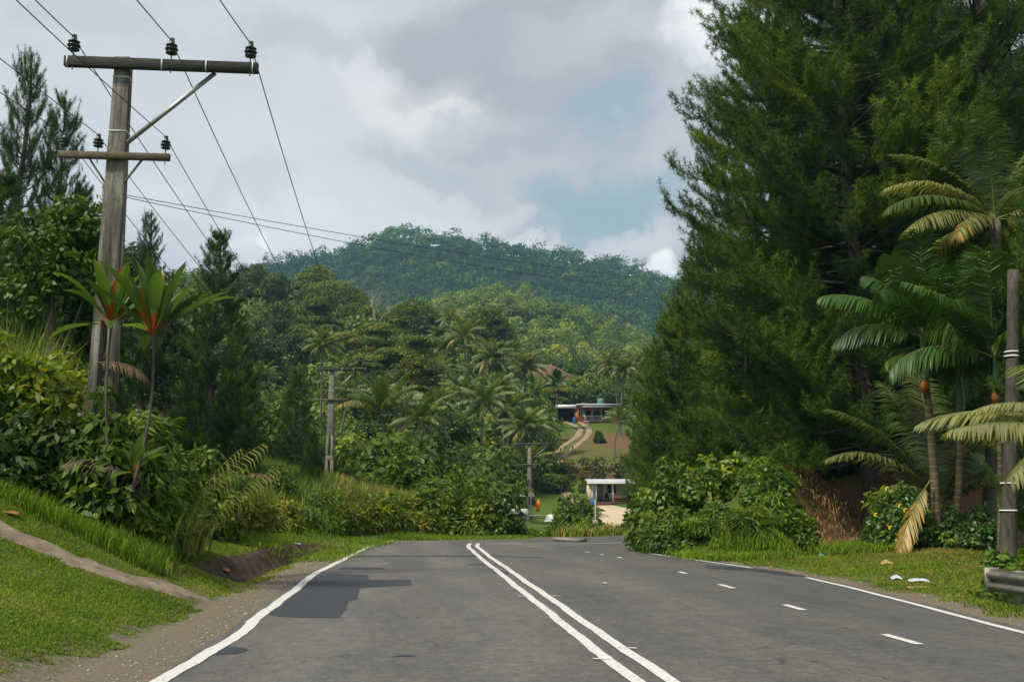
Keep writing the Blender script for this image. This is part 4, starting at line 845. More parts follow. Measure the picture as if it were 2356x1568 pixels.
# ------------------------------------------------------------------ shrubs
RG = 'leafy shrubs lining the far side of the drain and the bend'
row = [(452, 1085, 24.5, 60, 'fern', 'dark'), (505, 1125, 27, 55, 'fern', 'leafy'), (560, 1128, 29, 55, 'mound', 'leafy'), (612, 1138, 31, 52, 'fern', 'leafy'), (660, 1150, 33.5, 48, 'mound', 'leafy'), (708, 1158, 35.5, 45, 'fern', 'leaf'),
       (760, 1128, 38, 52, 'fern', 'leaf'), (806, 1160, 39.2, 48, 'fern', 'leafy'), (850, 1150, 40, 50, 'fern', 'leafy'), (898, 1132, 41, 55, 'fern', 'leaf'), (948, 1150, 41.8, 52, 'fern', 'leafy'), (1000, 1105, 42.5, 62, 'mound', 'leaf'), (1052, 1112, 43, 60, 'fern', 'leaf'), (1100, 1120, 43, 58, 'mound', 'leaf'), (1134, 1132, 43, 48, 'mound', 'dark'), (1164, 1158, 44, 32, 'mound', 'dark')]
for k, (u, vt, d, hw, kd, lf) in enumerate(row):
    lab = {'leafy': 'yellow green', 'leaf': 'green', 'dark': 'dark green'}[lf] + ' roadside shrub, %s from the left in the row above drain and bend' % ORD[k]
    g = 1.2 if lf != 'leafy' else .85
    shrub('roadside_shrub', lab, kd, u, vt - 12, 0, d, hw * 1.12, lf, RG, (g * 1.1, g, g * .65), sink=.25)
for k, (lab, u, vt, d, hw, kd, lf, c) in enumerate([
    ('rounded yellow green bush on the slope left of the second power pole', 617, 962, 62, 42, 'mound', 'leafy', (.6, .7, .6)), ('yellowish small tree like bush right of the second power pole', 832, 975, 62, 42, 'mound', 'leafy', (.75, .8, .6)),
    ('light green bush below the large drooping palm', 938, 1000, 54, 62, 'mound', 'leaf', (1.1, 1.15, .8)), ('bright bush rising behind the roadside row near the bend', 1048, 1040, 50, 42, 'mound', 'leaf', (1.25, 1.25, .8)),
    ('green bush between the light green bush and the bright bush', 995, 1065, 48, 55, 'fern', 'leaf', (1.0, 1.05, .8)), ('leafy bush left of the third power pole', 1100, 1078, 52, 48, 'mound', 'leaf', (1.05, 1.1, .8)),
    ('fern like bush behind the roadside row below the second power pole', 860, 1080, 50, 55, 'fern', 'leaf', (1.05, 1.05, .8)), ('low green bush hiding the foot of the second power pole', 722, 1100, 52, 48, 'fern', 'leaf', (1.0, 1.05, .8)),
    ('grassy green bush at the corner left of the third power pole foot', 1238, 1214, 46, 46, 'fern', 'leaf', (1.0, 1.05, .7)), ('low weedy bush in front of the wooden stall', 1285, 1204, 44.5, 36, 'fern', 'leaf', (1.3, 1.25, .8)),
    ('broad dark green bush between the white heap and the white house', 1312, 1112, 72, 46, 'mound', 'leaf', (.85, .9, .8)), ('second broad bush left of the thin street pole', 1345, 1140, 66, 34, 'mound', 'leaf', (.95, 1.0, .8)), ('weedy bush right of the wooden stall', 1335, 1198, 45.5, 40, 'fern', 'leaf', (1.25, 1.2, .8)), ('green bush at the foot of the thin street pole', 1398, 1212, 45.5, 26, 'mound', 'leaf', (.9, .95, .7)), ('dark blue green bush at the bend beside the big shrub', 1432, 1205, 45, 24, 'mound', 'dark', (1.2, 1.2, 1.3)),
    ('small palm like bush in the gap by the big roadside shrub', 1458, 1195, 44, 22, 'hang', 'dark', (1.1, 1.1, 1)), ('brown green bush on the bank above the track bend', 1250, 990, 150, 22, 'mound', 'leafy', (.5, .5, .6)), ('small dark bush on the grassy terrace below the veranda', 1372, 985, 152, 12, 'mound', 'dark', (1, 1, 1))]):
    shrub('shrub', lab, kd, u, vt, 0, d, hw, lf, None, c, sink=.25)
for k, (lab, u, vt, d, hw, kd, lf, c) in enumerate([
    ('large light green shrub with drooping leaves at the inside of the bend', 1528, 1030, 30.5, 80, 'bigleaf', 'leaf', (1.25, 1.2, .95)), ('outermost leafy shrub beside the bend, next to the sandy yard', 1482, 1075, 30.2, 52, 'bigleaf', 'leaf', (1.25, 1.2, .95)),
    ('tall green shrub second behind the large light green shrub', 1612, 1035, 31.5, 88, 'bigleaf', 'leaf', (1.15, 1.15, .85)), ('green shrub below the low spreading pine', 1700, 1042, 32.5, 80, 'bigleaf', 'leaf', (1.0, 1.1, .8)),
    ('low dark shrub at the foot of the large light green shrub', 1545, 1165, 28.8, 60, 'mound', 'leaf', (.85, .95, .8)), ('fern like shrub low in the middle of the right bank', 1622, 1150, 28.2, 60, 'fern', 'leaf', (1.05, 1.15, .85)),
    ('low yellow green shrub on the right bank above the grass', 1688, 1165, 27.3, 52, 'fern', 'leafy', (.62, .75, .6)), ('bushy fern shrub on the right bank left of the bare soil', 1752, 1120, 28.8, 60, 'fern', 'leaf', (1.1, 1.15, .9)),
    ('round leaved low shrub at the edge of the bare soil slope', 1800, 1165, 28.5, 38, 'mound', 'leaf', (1.0, 1.1, .85)), ('leafy shrub on the crest of the right bank left of the bare soil', 1745, 1062, 31.0, 62, 'fern', 'leaf', (1.0, 1.1, .8)), ('leafy shrub hanging over the middle of the right bank crest', 1738, 1082, 29.4, 56, 'bigleaf', 'leaf', (1.0, 1.1, .85)), ('dark shrub under the huge pine above the bare soil', 1815, 1040, 36, 55, 'mound', 'dark', (1.1, 1.15, 1)),
    ('dark glossy shrub left of the huge pine trunk', 1935, 1030, 37, 55, 'mound', 'dark', (1.1, 1.1, 1.05)), ('small shrub low at the tip of the right bank', 1500, 1175, 29.2, 38, 'fern', 'leaf', (1.0, 1.05, .8)),
    ('dark green hibiscus like shrub with small yellow flowers', 2035, 1095, 27.5, 76, 'mound', 'dark', (1.5, 1.5, 1.1)), ('dark shrub around the foot of the areca trunks', 2150, 1150, 27.2, 66, 'mound', 'dark', (1.3, 1.35, 1.1)), ('deep green shrub between the areca trunks and the dark post', 2215, 1165, 26.5, 52, 'mound', 'dark', (1.0, 1.1, 1.0)),
    ('yellow green croton shrub with long leaves left of the flowering shrub', 1992, 1100, 27.8, 26, 'hang', 'leafy', (.8, .9, .7)), ('pale leaved small plant left of the dark power post', 2250, 1258, 21, 24, 'bigleaf', 'leaf', (1.2, 1.4, 1.3)),
    ('low yellow leafed bush beside the guardrail end', 2262, 1335, 15.6, 36, 'mound', 'leafy', (.55, .7, .6)), ('weedy bush under the end of the guardrail', 2350, 1362, 15.0, 40, 'fern', 'leaf', (1.0, 1.1, .8)), ('small green plant behind the guardrail at the right edge', 2345, 1255, 19, 40, 'bigleaf', 'leaf', (1.0, 1.15, .9))]):
    shrub('shrub', lab, kd, u, vt, 0, d, hw, lf, None, c, sink=.15)
M['yellow'] = simple('yellow_petals', (.75, .50, .03), .6, .3, .2)
for k in range(9):
    p = P([2010, 2044, 2066, 2078, 2100, 2036, 2120, 2068, 2098][k], [1180, 1210, 1160, 1170, 1245, 1120, 1268, 1230, 1200][k], 26.4); mb = MB()
    for q in range(5): a = q * 1.2566; c = np.array([math.cos(a), -.3, math.sin(a)]); mb.add([p, p + c * .06 + [.02, 0, .02], p + c * .09, p + c * .06 - [.02, 0, .02]], [[0, 1, 2, 3]])
    tag(obj('flower', mb, M['yellow']), 'small yellow flower on the dark green hibiscus like shrub', 'flower', 'yellow flowers on the shrub')
# ------------------------------------------------------------------ near left plants
shrub('flowering_shrub', 'big shrub with broad yellow tinged leaves at the left edge', 'bigleaf', 60, 655, 0, 17.6, 165, 'leafy', None, (.95, 1.0, .85), sink=.2)
shrub('flowering_shrub', 'large leaved shrub between the left edge shrub and the red leaved plants', 'bigleaf', 178, 700, 0, 18.3, 105, 'leafy', None, (.75, .85, .8), sink=.2)
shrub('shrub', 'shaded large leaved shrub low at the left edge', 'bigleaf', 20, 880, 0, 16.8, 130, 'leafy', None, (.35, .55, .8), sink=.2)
shrub('shrub', 'dark leafed shrub under the red leaved plants', 'mound', 235, 960, 0, 18.5, 80, 'dark', None, (1.1, 1.2, 1), sink=.2)
shrub('shrub', 'light green sapling with long drooping leaves right of the power pole foot', 'hang', 362, 862, 0, 17.6, 76, 'leaf', None, (1.35, 1.35, 1.1), sink=.2)
shrub('shrub', 'bushy light green plant covering the foot of the big power pole', 'bigleaf', 285, 855, 0, 17.0, 66, 'leaf', None, (1.0, 1.05, .9), sink=.2)
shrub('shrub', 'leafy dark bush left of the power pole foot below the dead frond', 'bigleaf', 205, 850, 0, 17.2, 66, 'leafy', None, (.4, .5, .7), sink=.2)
shrub('shrub', 'drooping leaved sapling close behind the light green sapling', 'hang', 430, 985, 0, 20.5, 60, 'leaf', None, (1.3, 1.3, 1.0), sink=.2)
shrub('shrub', 'hanging thicket of long leaves above the end of the drain', 'hang', 385, 1040, 0, 19.5, 75, 'leaf', None, (.9, 1.0, .8), sink=.2)
shrub('shrub', 'dark low thicket beside the end of the drain', 'fern', 425, 1150, 0, 21.0, 60, 'leaf', None, (.75, .8, .7), sink=.3)
shrub('shrub', 'mid green bushy shrub between the giant reed and the small pine', 'bigleaf', 500, 1000, 0, 25.5, 75, 'leaf', None, (.95, 1.0, .8), sink=.2)
shrub('shrub', 'green shrub in front of the tall reed grass, right of the giant reed', 'fern', 560, 1050, 0, 30, 62, 'leaf', None, (1.0, 1.05, .8), sink=.2)
shrub('shrub', 'low leafy shrub in the grass below the young pines', 'mound', 660, 1055, 0, 40, 50, 'leaf', None, (1.1, 1.1, .8), sink=.2)
shrub('shrub', 'shadowy low bush at the foot of the speckled stem', 'fern', 300, 1120, 0, 18.7, 62, 'dark', None, (1.3, 1.3, 1), sink=.25)
tree('broadleaf_tree', 'dark tree with big glossy leaves between left edge and power pole', 'tree', 'round', 135, 455, 780, 24, 115, 'leaf', 'bark', None, (.75, .9, .85), 0)
tree('broadleaf_tree', 'dark leafy tree low behind the power pole foot', 'tree', 'round', 215, 620, 900, 26, 90, 'dark', 'bark', None, (1.3, 1.3, 1.1), 1)
# cordylines
def cordyline(label, ub, vb, uc, vc, d, n, L, seed):
    r = np.random.default_rng(seed); b = P(ub, vb, d); e = P(uc, vc, d) - b; t = thing('cordyline', label, 'plant', b, 0, 'red leaved cordylines before the power pole')
    mb = MB(); mb.tube(curved((0, 0, 0), e, (.12 * (1 if e[0] > 0 else -1), 0, 0), 14), np.linspace(.03, .02, 14), 8); obj('stem', mb, M['bark'], t, True)
    for i in range(n + 2):
        mb = MB(); f = min(i / (n - 1), 1); az = i * 2.399 + r.uniform(-.4, .4); el = 1.48 - .85 * f ** 1.1 + r.normal(0, .1) - (.6 if i >= n else 0); l = L * r.uniform(.6, 1.08) * (.75 + .25 * min(1, 3 * f)); w_ = r.uniform(.18, .27) * min(1, L); bend = (.1 + .55 * f) * r.uniform(.3, 1.6)
        s_ = np.linspace(0, 1, 9); ang = el - bend * s_ ** 2; h = np.r_[0, np.cumsum(np.cos(ang[:-1])) / 8 * l]; z = np.r_[0, np.cumsum(np.sin(ang[:-1])) / 8 * l]
        c = np.stack([h * math.cos(az), h * math.sin(az), z - .15 * (1 - f)], 1) + e; sd_ = np.array([-math.sin(az), math.cos(az), 0]); wp = w_ * np.interp(s_, [0, .12, .35, .65, .9, 1], [.14, .16, .6, 1, .5, .03])[:, None] / 2
        up_ = np.stack([-np.sin(ang) * math.cos(az), -np.sin(ang) * math.sin(az), np.cos(ang)], 1) * wp * .55
        v = np.stack([c - sd_ * wp + up_, c, c + sd_ * wp + up_], 1).reshape(-1, 3); q = np.arange(8) * 3
        tn = np.full((9, 3), .35 + .5 * r.random()); red = r.random()
        if red < .6: tn[:int(2 + 4 * red)] = 2.0
        if red < .12: tn[:, 0] = 2.0
        mb.add(v, np.concatenate([np.stack([q, q + 1, q + 4, q + 3], 1), np.stack([q + 1, q + 2, q + 5, q + 4], 1)]), tn.ravel()); obj('leaf', mb, M['ti'], t, True, color=(1.25, 1.12, 1.1))
cordyline('cordyline with narrower head of red edged leaves, left of the pair', 268, 1190, 256, 745, 16.6, 22, 1.35, 3)
cordyline('cordyline with the larger head of green and orange leaves, right of the pair', 303, 1130, 352, 768, 16.2, 27, 1.55, 5)
cordyline('young cordyline growing low at the foot of the pair', 300, 1120, 308, 1085, 16.4, 14, .8, 8)
# giant reed: arching stems with hanging blades
x, y, zg = treebase(440, 19.2); t = thing('giant_reed', 'giant reed with arching stems and long hanging blades', 'plant', (x, y, zg - .1), 0)
for (uu, vv, az, el, Lf, bd) in [(400, 1130, RGT + .2, 1.25, 2.9, .75), (440, 1150, RGT, 1.15, 2.5, .8), (420, 1120, RGT - .3, 1.4, 2.6, .9),  (380, 1120, LFT, 1.35, 2.3, .6)]:
    mb = MB(); b_ = P(uu, vv, 19.2) - [x, y, zg - .1]; b_[2] = .05
    frond(mb, b_, az, el, Lf, bd, .55, 20, .022, .9, 1.1, .7, .1, 0, .35, 1, .018); obj('stem', mb, [M['blade'], M['rachis']], t)
# dead material
for k, (lab, u, v, d, az, el, Lf) in enumerate([('grey brown dead frond lying on the shrubs below the power pole', 225, 835, 17.8, RGT, .1, 1.0), ('brown dried frond hanging low in the left thicket', 290, 1090, 16.6, LFT, .55, 1.1), ('small brown dried frond above the drain grass', 640, 1105, 34, LFT, .5, 1.3), ('curled brown frond low in the thicket', 230, 1150, 16.9, RGT + .3, .6, .8)]):
    b_ = P(u, v, d); t = thing('dead_frond', lab, 'palm frond', b_, 0); mb = MB(); frond(mb, (0, 0, 0), az, el, Lf, 1.0, .34, 26, .03, .7, .7, .5, .2, 0, .05, 0, .02, .2); obj('leaflets', mb, M['dead'], t)
# pale crooked stem at the left bank
t_ = MB(); 
for a, b, bw, r in [((250, 1205), (268, 1130), .06, .035), ((268, 1130), (262, 1060), -.05, .03), ((268, 1130), (300, 1040), .04, .022), ((250, 1205), (225, 1140), .03, .03), ((262, 1060), (240, 970), .05, .02), ((225, 1140), (195, 1090), .04, .035)]:
    t_.tube(curved(P(*a, 16.8), P(*b, 16.8), (bw, 0, 0), 8), np.linspace(r, r * .7, 8), 7)
tag(obj('crooked_stem', t_, M['bark'], None, True), 'pale lichen spotted crooked stem rising from the grass bank at left', 'plant')
# ------------------------------------------------------------------ tall grass (uncountable)
def scatter(n, fn):
    pts = []
    while sum(len(p) for p in pts) < n:
        x = fn(4000); pts.append(x)
    return np.concatenate(pts)[:n]
def gstuff(name, label, region, n, per, h, w_, spread, lean, tint, ts, dead, seg=4, mat='blade', color=(1, 1, 1)):
    """region: list of (ulo, uhi, dlo, dhi)"""
    mb = MB(); 
    for (u0, u1, d0, d1) in region:
        k = n // len(region); u = rng.uniform(u0, u1, k); d = np.sqrt(rng.uniform(d0 ** 2, d1 ** 2, k)); a = (u - CXP) / 2319
        c = d[:, None] * (Fv[None] + Rv[None] * a[:, None]); z = T(c[:, 0], c[:, 1]); ok = z > -.055; el_ = segdist(c[:, 0], c[:, 1], LEs[:90]); ok &= ~((el_ > 1.0) & (el_ < 2.25) & (c[:, 1] < 34) & (c[:, 1] > 18) & (c[:, 0] < 0)); c = np.c_[c, z][ok]
        grass_clump(mb, c, per, h, w_, spread, lean, tint, ts, dead, seg)
    o = obj(name, mb, M[mat], color=color); tag(o, label, 'grass', None, 'stuff'); return o
gstuff('tall_grass', 'tall light green reed grass on the slope behind the roadside shrubs', [(480, 760, 36, 56), (500, 760, 44, 60)], 700, 26, 1.25, .045, .35, .6, .42, .22, .06, 4, 'blade', (.85, 1.0, .75))
gstuff('dry_grass', 'straw coloured dry tall grass right of the second power pole', [(770, 960, 44, 56)], 330, 30, 1.35, .04, .3, .5, .55, .2, .36, 4, 'blade', (.9, 1.0, .85))
gstuff('reed_grass', 'tall elephant grass on the bank at the left edge', [(-100, 60, 19.5, 23.5)], 90, 30, 3.9, .06, .4, .33, .55, .2, .05, 5, 'blade', (1.05, 1.1, .9))
gstuff('bank_grass', 'long bright green grass along the crest of the left bank', [(-30, 380, 15.5, 17.4)], 900, 14, .28, .014, .12, .6, .5, .2, .04, 3, 'turf')
gstuff('thicket_grass', 'long grass and blades low in the left thicket', [(200, 400, 17.6, 20.5)], 120, 22, 1.0, .03, .3, .7, .45, .2, .1)
gstuff('verge_grass', 'bright green grass clump at the foot of the bare soil slope', [(1890, 2060, 26.5, 29.5), (1500, 1800, 25.3, 27.3)], 900, 22, .26, .022, .2, .6, .55, .2, .04, 3, 'turf')
gstuff('soil_slope_grass', 'dry brown grass sprinkled over the bare soil slope', [(1790, 2010, 28.0, 34)], 420, 6, .26, .018, .4, .9, .5, .2, .85, 3)
if 0: gstuff('bank_weeds', 'brown green weeds on the cut bank above the white house', [(1290, 1480, 115, 138), (1290, 1400, 118, 130)], 520, 8, .42, .14, 1.4, .8, .3, .3, .2, 3, 'blade', (.7, .65, .7))
gstuff('village_weeds', 'low light green weeds at the far edge of the bend', [(1195, 1480, 43, 60)], 600, 20, .55, .05, .3, .6, .6, .2, .06, 3, 'blade', (1.1, 1.1, .8))
gstuff('bend_grass', 'short green grass strip between road bend and shrubs', [(880, 1200, 38.8, 42), (430, 900, 25, 38)], 2400, 14, .16, .02, .2, .6, .6, .2, .04, 2, 'turf')
# short turf
def turf(name, label, xr, yr, dens, h, w_, cond, dead=.08, tint=.5):
    n = int((xr[1] - xr[0]) * (yr[1] - yr[0]) * dens); x = rng.uniform(*xr, n); y = rng.uniform(*yr, n)
    z, ins, el, er = T(x, y, True); nz = hnoise(x, y, 1.7) * .35 + hnoise(x, y, 5) * .2; k = cond(x, y, el, er, nz) & ~ins
    f = x * Fv[0] + y * Fv[1]; r = x * Rv[0] + y * Rv[1]; k &= (abs(r / np.maximum(f, .1)) < .60) & (f > 5)
    dry = np.clip(.5 + hnoise(x, y, 1.1) * .5 + hnoise(x + 9, y, 4) * .3, 0, 1); P3 = np.stack([x, y, z - .005], 1); rnd = rng.random(len(x)); mb = MB()
    for lo_, hi_, dd_, tt_, hh_ in ((-1, .3, dead * .3, tint - .08, 1.15), (.3, .7, dead, tint, 1.0), (.7, 2, dead * 4 + .1, tint + .1, .7)):
        q = k & (dry > lo_) & (dry <= hi_) & ((rnd < .7) if lo_ == .7 else (rnd < 2))
        grass_clump(mb, P3[q], 1, h * hh_, w_, 0, 1.0, tt_, .22, min(dd_, .8), 2)
    o = obj(name, mb, M['turf'], color=(1.15, 1.0, .9)); tag(o, label, 'grass', None, 'stuff')
gwl = lambda y: np.interp(y, [0, 8, 12, 18, 26, 34, 40], [1.5, 1.3, .8, .9, 1.5, 2.0, .6])
turf('turf', 'short mown green grass on the left bank beside the road', (-10.5, -2.8), (5, 18.5), 1900, .055, .010, lambda x, y, el, er, nz: (el + nz * .55 > gwl(y) + .12) & (el > .7))
turf('drain_turf', 'short grass on the strip between gravel shoulder and drain', (-8, -2.2), (17, 34), 700, .08, .014, lambda x, y, el, er, nz: ((el + nz * .5 > gwl(y) * .75) & (el < 1.45)) | (el > 2.0))
turf('right_turf', 'short worn grass on the right verge', (7.5, 17), (12, 31), 560, .08, .014, lambda x, y, el, er, nz: (er + nz > .7) & (er < 9), .22)
# ------------------------------------------------------------------ power poles
def conc_mat():
    m, nt, N, L = newmat('weathered_concrete'); p = coords(nt)
    n1 = noise(nt, vscale(nt, p, (6, 6, .5)), 1.0, 6, .65, .4); n2 = noise(nt, p, 14, 6, .7)
    c = ramp(nt, n1, [(.36, (.06, .056, .05)), (.48, (.16, .145, .12)), (.62, (.35, .325, .275))]); c = mixc(nt, .6, c, ramp(nt, n2, [(.3, (.6,) * 3), (.7, (1.25,) * 3)]), 'MULTIPLY')
    out(nt, principled(nt, c, .9, .15, n2, .01)); return m
M['conc'] = conc_mat()
M['paleconc'] = concrete('pale_concrete', (.20, .19, .16), (.36, .33, .28), 1.5)
M['arm'] = simple('dark_weathered_timber', (.055, .055, .05), .9, .15, .45, 5, stretch=(1, 8, 8))
M['armlight'] = simple('brown_weathered_timber', (.14, .12, .08), .9, .15, .3, 5)
M['post'] = bark('dark_weathered_post', (.035, .032, .028), (.14, .125, .10), 4, (4, 4, .8))
M['steel'] = simple('galvanised_steel', (.30, .31, .30), .5, .5, .25, 6, .5)
M['porcelain'] = simple('dark_glazed_porcelain', (.03, .045, .05), .25, .5, .2)
M['wirem'] = simple('dark_cable', (.02, .02, .022), .6, .3, .1)
M['whitemet'] = simple('white_metal', (.62, .63, .62), .5, .4, .15, 3)
def power_pole(label, base, H, w0, w1, ydir, arm_z, arm, low_z, low, slots, upper_ins, lower_ins, conc='conc', s=1.0, nbr=True):
    """base point, heights from base; arm = (left, right) lengths along the local x axis"""
    t = thing('power_pole', label, 'power pole', base, ydir, 'concrete power poles')
    mb = MB(); d0, d1 = w0 * .62, w1 * .8
    def wd(z): return w0 + (w1 - w0) * z / H
    def dp(z): return d0 + (d1 - d0) * z / H
    def seg(z0, z1, xs=None):
        for (a0, b0, a1, b1) in (xs or [(-wd(z0) / 2, wd(z0) / 2, -wd(z1) / 2, wd(z1) / 2)]):
            v = [(a0, -dp(z0) / 2, z0), (b0, -dp(z0) / 2, z0), (b0, dp(z0) / 2, z0), (a0, dp(z0) / 2, z0), (a1, -dp(z1) / 2, z1), (b1, -dp(z1) / 2, z1), (b1, dp(z1) / 2, z1), (a1, dp(z1) / 2, z1)]
            mb.add(v, [[0, 3, 2, 1], [4, 5, 6, 7], [0, 1, 5, 4], [1, 2, 6, 5], [2, 3, 7, 6], [3, 0, 4, 7]])
    z = 0
    for (s0, s1) in slots:
        if s0 > z: seg(z, s0)
        lg = .36
        seg(s0, s1, [(-wd(s0) / 2, -wd(s0) / 2 + wd(s0) * lg, -wd(s1) / 2, -wd(s1) / 2 + wd(s1) * lg), (wd(s0) / 2 - wd(s0) * lg, wd(s0) / 2, wd(s1) / 2 - wd(s1) * lg, wd(s1) / 2)]); z = s1
    seg(z, H)
    sh = obj('shaft', mb, M[conc], t)
    md = sh.modifiers.new('b', 'BEVEL'); md.width = .012; md.segments = 2
    mb = MB(); yf = -dp(arm_z) / 2 - .062 * s
    for a, b in ((-arm[0], -wd(arm_z) / 2 * 0 - .0), (0, arm[1])): pass
    mb.bar((-arm[0], yf, arm_z), (arm[1], yf, arm_z), .12 * s, .20 * s); ca = obj('crossarm', mb, M['arm'], t); md = ca.modifiers.new('b', 'BEVEL'); md.width = .01; md.segments = 1
    for xx in [-arm[0] + .06, arm[1] * .30, arm[1] * .62, arm[1] - .10]:
        mb = MB(); mb.bar((xx - .012, yf, arm_z), (xx + .012, yf, arm_z), .126 * s, .206 * s); obj('strap', mb, M['whitemet'], ca)
    for xx in upper_ins: insul(t, xx, yf, arm_z + .10 * s, s)
    mb = MB(); mb.bar((arm[1] * .68, yf + .08, arm_z - .09), (wd(arm_z - 1.5 * s) / 2 + .0, -dp(arm_z) / 2 + .03, arm_z - 1.55 * s), .05 * s, .07 * s); obj('brace', mb, M['steel'], t)
    mb = MB(); yl = -dp(low_z) / 2 - .052 * s; mb.bar((-low[0], yl, low_z), (low[1], yl, low_z), .10 * s, .13 * s); cb = obj('crossarm', mb, M['armlight'], t); md = cb.modifiers.new('b', 'BEVEL'); md.width = .01; md.segments = 1
    for xx in lower_ins: insul(t, xx, yl, low_z + .065 * s, s * .8)
    for sg in (-1, 1):
        mb = MB(); mb.bar((sg * low[1] * .5, yl + .07, low_z), (sg * wd(low_z) / 2, -dp(low_z) / 2 + .02, low_z - .5 * s), .03 * s, .035 * s); obj('brace', mb, M['steel'], t)
    for zz in (arm_z - .24, (arm_z + low_z) / 2 - .4): 
        mb = MB(); mb.box((0, 0, zz), (wd(zz) + .012, dp(zz) + .012, .025)); obj('band', mb, M['whitemet'], t)
    return t
def insul(t, x, y, z, s):
    mb = MB(); mb.tube([(x, y, z - .26 * s), (x, y, z + .16 * s)], .014 * s, 6); pin = obj('insulator_pin', mb, M['steel'], t)
    mb = MB(); mb.lathe((x, y, z + .12 * s), [(0, 0), (.045, .0), (.105, .015), (.11, .03), (.045, .055), (.045, .075), (.12, .09), (.125, .105), (.045, .13), (.045, .15), (.105, .165), (.11, .18), (.05, .21), (.055, .25), (.04, .27), (.05, .29), (.04, .32), (0, .325)][:]) if s == 1.0 else mb.lathe((x, y, z + .12 * s), [(a * s, b * s) for a, b in [(0, 0), (.045, .0), (.105, .015), (.11, .03), (.045, .055), (.045, .075), (.12, .09), (.125, .105), (.045, .13), (.045, .15), (.105, .165), (.11, .18), (.05, .21), (.055, .25), (.04, .27), (.05, .29), (.04, .32), (0, .325)]])
    obj('insulator', mb, M['porcelain'], t, True)
D1 = 18.0; zarm = zt(155, D1)
def latof(u, v, d): return d * ray(u, v)[0]
c1 = P(284, 160, D1); g1 = tz(c1[0], c1[1]); bz = g1 - .4
rot1 = -YAW + math.radians(5)
aL = (latof(284, 150, D1) - latof(160, 150, D1)); aR = (latof(592, 165, D1) - latof(284, 165, D1))
lz = zt(366, D1)
H1 = zt(135, D1) - bz
U1 = [-(latof(284, 150, D1) - latof(178, 150, D1)), latof(395, 150, D1) - latof(284, 150, D1), latof(573, 150, D1) - latof(284, 150, D1)]
L1 = [-(latof(282, 360, D1) - latof(170, 360, D1)), -(latof(282, 360, D1) - latof(244, 360, D1)), latof(394, 360, D1) - latof(282, 360, D1)]
pole1 = power_pole('tall near concrete power pole with two crossarms at the left of the road', (c1[0], c1[1], bz), H1, .54, .28, rot1, zarm - bz, (aL, aR), lz - bz, (latof(282, 360, D1) - latof(158, 360, D1), latof(405, 360, D1) - latof(282, 360, D1)),
                   [(.6, 1.7), (1.95, zt(742, D1) - bz)], U1, L1)
def ipos(pole, x, y, z):
    r = pole.rotation_euler.z; return np.array([pole.location.x + x * math.cos(r) - y * math.sin(r), pole.location.y + x * math.sin(r) + y * math.cos(r), pole.location.z + z])
# second and third poles
def far_pole(label, ub, vt, d, armpx, s, arms, conc='paleconc', rot=-YAW):
    c = P(ub, 1100, d); b = tz(c[0], c[1]) - .1; H = zt(vt, d) - b; za = H - .12
    return power_pole(label, (c[0], c[1], b), H, .60, .28, rot, za, arms, H - 2.15, (1.7, 1.2), [(.5, 1.8), (2.1, 3.4)], [-arms[0] + .4, arms[1] * .42, arms[1] - .25], [-1.55, .5, 1.1], conc, 1.0), za
pole2, za2 = far_pole('second concrete power pole standing in the bushes past the bend', 757, 846, 66, 120, 1, (1.05, 2.35))
pole3, za3 = far_pole('third concrete power pole farthest away in front of the village', 1218, 1018, 100, 80, 1, (1.4, 2.9))
# wires
def wire(a, b, sag, r, label, n=40):
    t = np.linspace(0, 1, n)[:, None]; p = a + (b - a) * t; p[:, 2] -= 4 * sag * (t * (1 - t))[:, 0]; mb = MB(); mb.tube(p, r, 5, .5, False); o = obj('power_cable', mb, M['wirem'], None, True)
    tag(o, label, 'cable', 'power cables strung between the poles'); return o
def at_(lat, d, z): w_ = d * Fv + lat * Rv; return np.array([w_[0], w_[1], z])
yf1 = -.24; nm = ['left', 'middle', 'right']
up1 = [ipos(pole1, x, yf1, zarm - bz + .47) for x in U1]; lo1 = [ipos(pole1, x, yf1 - .05, lz - bz + .38) for x in L1]
up2 = [ipos(pole2, x, -.2, za2 + .45) for x in (-1.05 + .4, 2.35 * .42, 2.1)]; lo2 = [ipos(pole2, x, -.2, pole2.location.z * 0 + za2 - 2.03 + .35) for x in (-1.55, .5, 1.1)]
up3 = [ipos(pole3, x, -.2, za3 + .45) for x in (-1.5 + .4, 3.2 * .42, 2.95)]; lo3 = [ipos(pole3, x, -.2, za3 - 1.7) for x in (-1.55, .5, 1.1)]
def toward(p, u, v, dback=52):
    """the same cable followed back past the camera to the pole behind: passes the direction (u, v)"""
    a, b = ray(u, v); f0 = p[0] * Fv[0] + p[1] * Fv[1]; l0 = p[0] * Rv[0] + p[1] * Rv[1]; slope = .07; d = (l0 + slope * f0 - 0) / (a + slope)
    z = HC + b * d; sz = (p[2] - z) / max(f0 - d, .3); k = sz * dback / 4 if sz > 0 else .3
    return at_(l0 + slope * dback, f0 - dback, p[2]), k
for k, (p, uv) in enumerate(zip(up1, [(80, 0), (313, 0), (503, 0)])):
    q, sg = toward(p, *uv); wire(p, q, sg, .011, 'thick upper cable running overhead from the near pole, %s of three' % nm[k], 60); wire(p, up2[k], 1.1, .011, 'upper cable from the near pole down to the second pole, %s of three' % nm[k]); wire(up2[k], up3[k], .8, .011, 'upper cable from the second pole to the third pole, %s of three' % nm[k])
